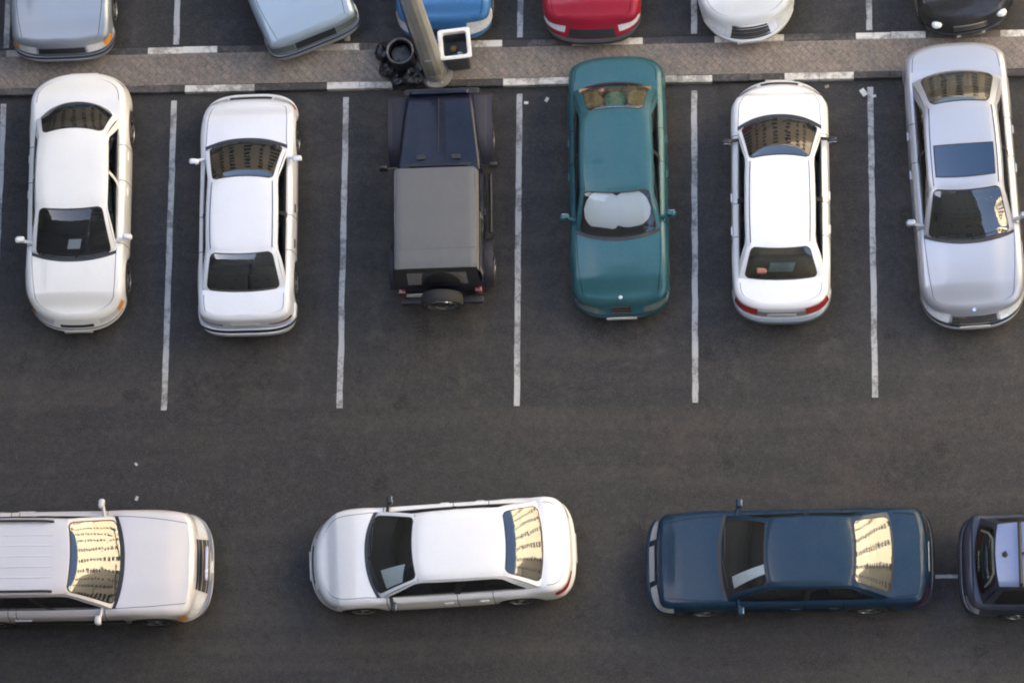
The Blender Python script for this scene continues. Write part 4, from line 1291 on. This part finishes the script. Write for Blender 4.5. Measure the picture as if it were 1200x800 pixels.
# ------------------------------------------------------------------ lamp post, bins, rubbish on the median
STEEL = basic('galvanised_steel', (.44, .44, .41), .5, metal=.5, var=.2, scale=4)
CONC = basic('concrete_base', (.27, .26, .24), .9, var=.25, scale=8)
def lamp_post():
    x, y = -1.46, 5.98
    root = empty('lamp_post', (x, y, 0), 0, label='thick grey steel lamp post on a round base on the paved median', cat='lamp post')
    m = MB(); prof = []
    n = 12
    rows = []
    for z, r in ((.42, .185), (2, .175), (5, .15), (9.2, .11)):
        rows.append([(r * math.cos(2 * math.pi * (k + .5) / n), r * math.sin(2 * math.pi * (k + .5) / n), z) for k in range(n)])
    m.grid(rows, closed=True); m.build('pole', STEEL, root, angle=20)
    b = MB(); b.lathe([(.30, .10), (.30, .16), (.285, .18), (.20, .19), (.195, .40), (.17, .44)], n=32); b.build('base', CONC, root)
    for k in range(6):
        a = math.pi * 2 * k / 6; q = MB(); q.lathe([(.02, .18), (.02, .215), (.001, .218)], (.245 * math.cos(a), .245 * math.sin(a), 0), n=6); q.build('bolt', STEEL, root)
    c = MB(); c.tube([(-.20, -.02, .15), (-.205, -.02, 3), (-.16, 0, 8)], .022); c.build('cable_conduit', CHROME, root)  # thin chrome tube up the left of the pole
    d = MB(); d.box((0, -.188, 1.1), (.13, .012, .40)); d.build('access_door', STEEL, root, smooth=False)
    for a in (0, math.pi):
        ar = MB(); ar.tube([(0, 0, 9.1), (.5 * math.cos(a), 0, 9.5), (1.3 * math.cos(a), 0, 9.6)], .04)
        ao = ar.build('arm', STEEL, root)
        l = MB(); l.sq((1.6 * math.cos(a), 0, 9.6), (.7, .28, .14), e=.5); l.build('lamp_head', STEEL, ao)
lamp_post()

WB = basic('bin_white_plastic', (.70, .70, .68), .5, var=.1)
def square_bin():
    x, y = -1.05, 6.22
    root = empty('litter_bin', (x, y, .115), R(6), label='square open litter bin with a thick white rim right of the lamp post', cat='litter bin')
    def sqr(h, z, r=.05):
        out = []
        for cx, cy, a0 in ((h - r, h - r, 0), (-h + r, h - r, 90), (-h + r, -h + r, 180), (h - r, -h + r, 270)):
            for k in range(5):
                a = R(a0 + 22.5 * k); out.append((cx + r * math.cos(a), cy + r * math.sin(a), z))
        return out
    m = MB(); m.grid([sqr(.20, 0), sqr(.215, .4), sqr(.235, .80), sqr(.225, .80), sqr(.20, .35), sqr(.02, .34, .01)], closed=True)
    m.build('bin_body', basic('bin_grey', (.10, .10, .105), .6), root)
    r = MB(); r.grid([sqr(.225, .79), sqr(.275, .79), sqr(.282, .81), sqr(.275, .84), sqr(.25, .848), sqr(.215, .84), sqr(.205, .80), sqr(.205, .74)], closed=True)
    r.build('bin_rim', WB, root)
    # what lies in the bin
    for k, (dx, dy, c_, nm, lb) in enumerate(((.05, -.05, (.75, .72, .68), 'crumpled_paper', 'crumpled pale paper inside the square white-rimmed bin'),
                                      (-.06, .05, (.42, .24, .07), 'paper_cup', 'brown carton in the back of the square white-rimmed bin'),
                                      (-.03, -.10, (.10, .14, .20), 'plastic_bag', 'dark blue plastic bag inside the square white-rimmed bin'))):
        m = MB(); m.sq((0, 0, 0), ((.11, .09, .09), (.13, .12, .12), (.18, .14, .12))[k], e=.8)
        m.v = [(p[0] * (1 + .25 * noise.noise((p[0] * 30, p[1] * 30, p[2] * 30 + k))), p[1] * (1 + .25 * noise.noise((p[0] * 30, p[1] * 30, 5))), p[2]) for p in m.v]
        o = m.build(nm, basic(nm, c_, .8)); o.location = (x + dx, y + dy, .52); tag(o, lb, ('paper', 'carton', 'bag')[k])
square_bin()
def round_bin():
    root = empty('litter_bin', (-2.02, 6.16, .115), 0, label='round black litter drum with a grey ring left of the lamp post', cat='litter bin')
    m = MB(); m.lathe([(.001, .02), (.20, .02), (.21, .05), (.225, .45), (.23, .68), (.215, .68), (.20, .40), (.001, .38)], n=32); m.build('drum', BLK, root)
    r = MB(); r.lathe([(.205, .665), (.225, .70), (.238, .69), (.238, .66)], n=32); r.build('rim_ring', basic('worn_grey_ring', (.11, .11, .12), .5, var=.5, scale=12), root)
    l = MB(); l.lathe([(.19, .45), (.16, .52), (.09, .54), (.001, .52)], n=24)
    l.v = [(p[0], p[1], p[2] + .04 * noise.noise((p[0] * 14, p[1] * 14, 2))) for p in l.v]; l.build('bin_liner', BLK, root)
round_bin()
BAG = basic('black_bag_plastic', (.014, .013, .016), .32, var=.4, scale=10)
for (x, y, s_, lb) in ((-1.86, 5.86, .40, 'black rubbish bag at the foot of the lamp post, nearest the off-roader'),
                       (-2.28, 6.02, .34, 'smaller black rubbish bag left of the round litter drum'),
                       (-1.78, 6.38, .34, 'black rubbish bag between the round drum and the blue car'),
                       (-2.34, 6.34, .36, 'black rubbish bag at the far left of the heap beside the round drum'),
                       (-2.10, 5.84, .30, 'small black rubbish bag by the kerb in front of the round drum')):
    m = MB(); m.sq((0, 0, s_ * .36), (s_, s_ * .95, s_ * .75), e=.95, nu=36, nv=24)
    m.v = [tuple(Vector(p) * (1 + .28 * noise.noise(Vector((p[0] * 7 + x * 9, p[1] * 7, p[2] * 7))) + .08 * noise.noise(Vector(p) * 25))) for p in m.v]
    m.v = [(p[0], p[1], max(0, p[2])) for p in m.v]
    m.tube([(0, 0, s_ * .70), (.01, .01, s_ * .82), (.04, .03, s_ * .92)], [.03, .02, .045])
    o = m.build('rubbish_bag', BAG); o.location = (x, y, .113); tag(o, lb, 'rubbish bag', 'rubbish bags round the lamp post')

# small litter on the asphalt
lit = [(.12, 5.43, .05, 'small pale scrap beside the line left of the teal saloon', (.6, .6, .55)),
       (.48, 5.48, .055, 'pale scrap on the asphalt near the teal saloon rear left wheel', (.55, .56, .5)),
       (5.98, 5.50, .09, 'crumpled pale scrap at the top of the line left of the silver saloon', (.65, .64, .6)),
       (6.16, 5.43, .05, 'tiny pale scrap right of the crumpled one near the silver saloon', (.55, .55, .5)),
       (-6.52, -1.55, .05, 'tiny pale scrap on the lane beyond the beige sport utility mirror', (.5, .5, .47)),
       (-6.55, -.95, .04, 'speck of white litter in the lane above the beige sport utility', (.5, .5, .47)),
       (5.35, 5.62, .05, 'scrap of leaf litter on the asphalt by the kerb in the fifth bay', (.3, .28, .2))]
for k, (x, y, s_, lb, c_) in enumerate(lit):
    m = MB(); n = 6
    m.grid([[((i / n - .5) * s_ * 1.5, (j / n - .5) * s_, .012 + .5 * s_ * abs(noise.noise((i * .7, j * .7 + k * 3, k)))) for j in range(n + 1)] for i in range(n + 1)])
    o = m.build('litter_scrap', basic('scrap', c_, .8), fix=False); o.location = (x, y, 0); o.rotation_euler = (0, 0, k * 1.1); tag(o, lb, 'litter')

# ------------------------------------------------------------------ unseen buildings, west block and wing added (they shade the lot and are mirrored in the glass)
def wallmat(name, c):
    m, t, b, N, K = nmat(name)
    tc = N('ShaderNodeTexCoord'); n = N('ShaderNodeTexNoise'); n.inputs['Scale'].default_value = .5; n.inputs['Detail'].default_value = 8
    K(tc.outputs['Object'], n.inputs['Vector'])
    x = N('ShaderNodeMix'); x.data_type = 'RGBA'; x.inputs[6].default_value = (*[v * .85 for v in c], 1); x.inputs[7].default_value = (*c, 1)
    K(n.outputs[0], x.inputs[0]); K(x.outputs[2], b.inputs['Base Color']); b.inputs['Roughness'].default_value = .85
    return m
WPANE = basic('dark_window_pane', (.03, .035, .04), .12)
WFRAME = basic('window_frame_grey', (.3, .3, .3), .6)
def building(name, cx, cy, sx, sy, h, wm, label, face, nfl, nw, ww=1.8, wh=1.9):
    root = empty(name, (cx, cy, 0), 0, label=label, cat='building')
    m = MB(); m.box((0, 0, h / 2), (sx, sy, h)); m.build('wall', wm, root, smooth=False)
    r = MB(); r.box((0, 0, h + .45), (sx + .5, sy + .5, .9)); r.build('parapet', wm, root, smooth=False)
    fx, fy = face
    L = sy if fx else sx
    wb = MB(); wb.box((0, 0, 0), (ww, .06, wh))
    pb = None; first = None
    for i in range(nfl):
        z = 3 + (h - 5) * i / max(1, nfl - 1)
        for k in range(nw):
            t = (k + .5) / nw * L - L / 2
            if first is None:
                fm = MB()
                for (a, b, c_, d) in ((-ww / 2, 0, .1, wh), (ww / 2, 0, .1, wh), (0, wh / 2, ww + .1, .1), (0, -wh / 2, ww + .3, .12), (0, 0, .06, wh)):
                    fm.box((a, 0, b), (c_, .14, d))
                o = fm.build('window', WFRAME, root, smooth=False)
                p = MB(); p.box((0, -.0, 0), (ww, .05, wh)); pn = p.build('pane', WPANE, o, smooth=False)
                first = (o, pn)
            else:
                o = first[0].copy(); col.objects.link(o); o.parent = root
                pn = first[1].copy(); col.objects.link(pn); pn.parent = o
            if fx: o.location = (fx * (sx / 2 + .04), t, z); o.rotation_euler = (0, 0, R(90))
            else: o.location = (t, fy * (sy / 2 + .04), z)
    return root
CREAM = wallmat('cream_render', (.74, .64, .46))
SAND = wallmat('sand_render', (.66, .55, .40))
GREYW = wallmat('grey_render', (.16, .165, .155))
building('apartment_building', 55, 10, 16, 90, 62, CREAM, 'cream apartment building with rows of windows east of the lot', (-1, 0), 17, 11, 2.4, 2.1)
building('apartment_building', 5, 52, 76, 12, 30, SAND, 'sand coloured apartment building beyond the far row', (0, -1), 8, 12, 2.4, 2.1)
building('west_sun_blocker', -42, 8, 20, 120, 54, GREYW, 'unseen grey block added west of the lot to block the sun', (1, 0), 8, 12)  # unseen block added to keep the western sun off the lot
building('added_dark_wing', -31, -26, 48, 20, 46, GREYW, 'unseen grey wing added beside the southern tower to darken reflections', (0, 1), 9, 8)  # unseen wing added so south-facing windscreens mirror something dark
building('tower_building', 4.5, -28, 22, 24, 78, GREYW, 'grey tower south of the lot from which the view is taken', (0, 1), 16, 6)
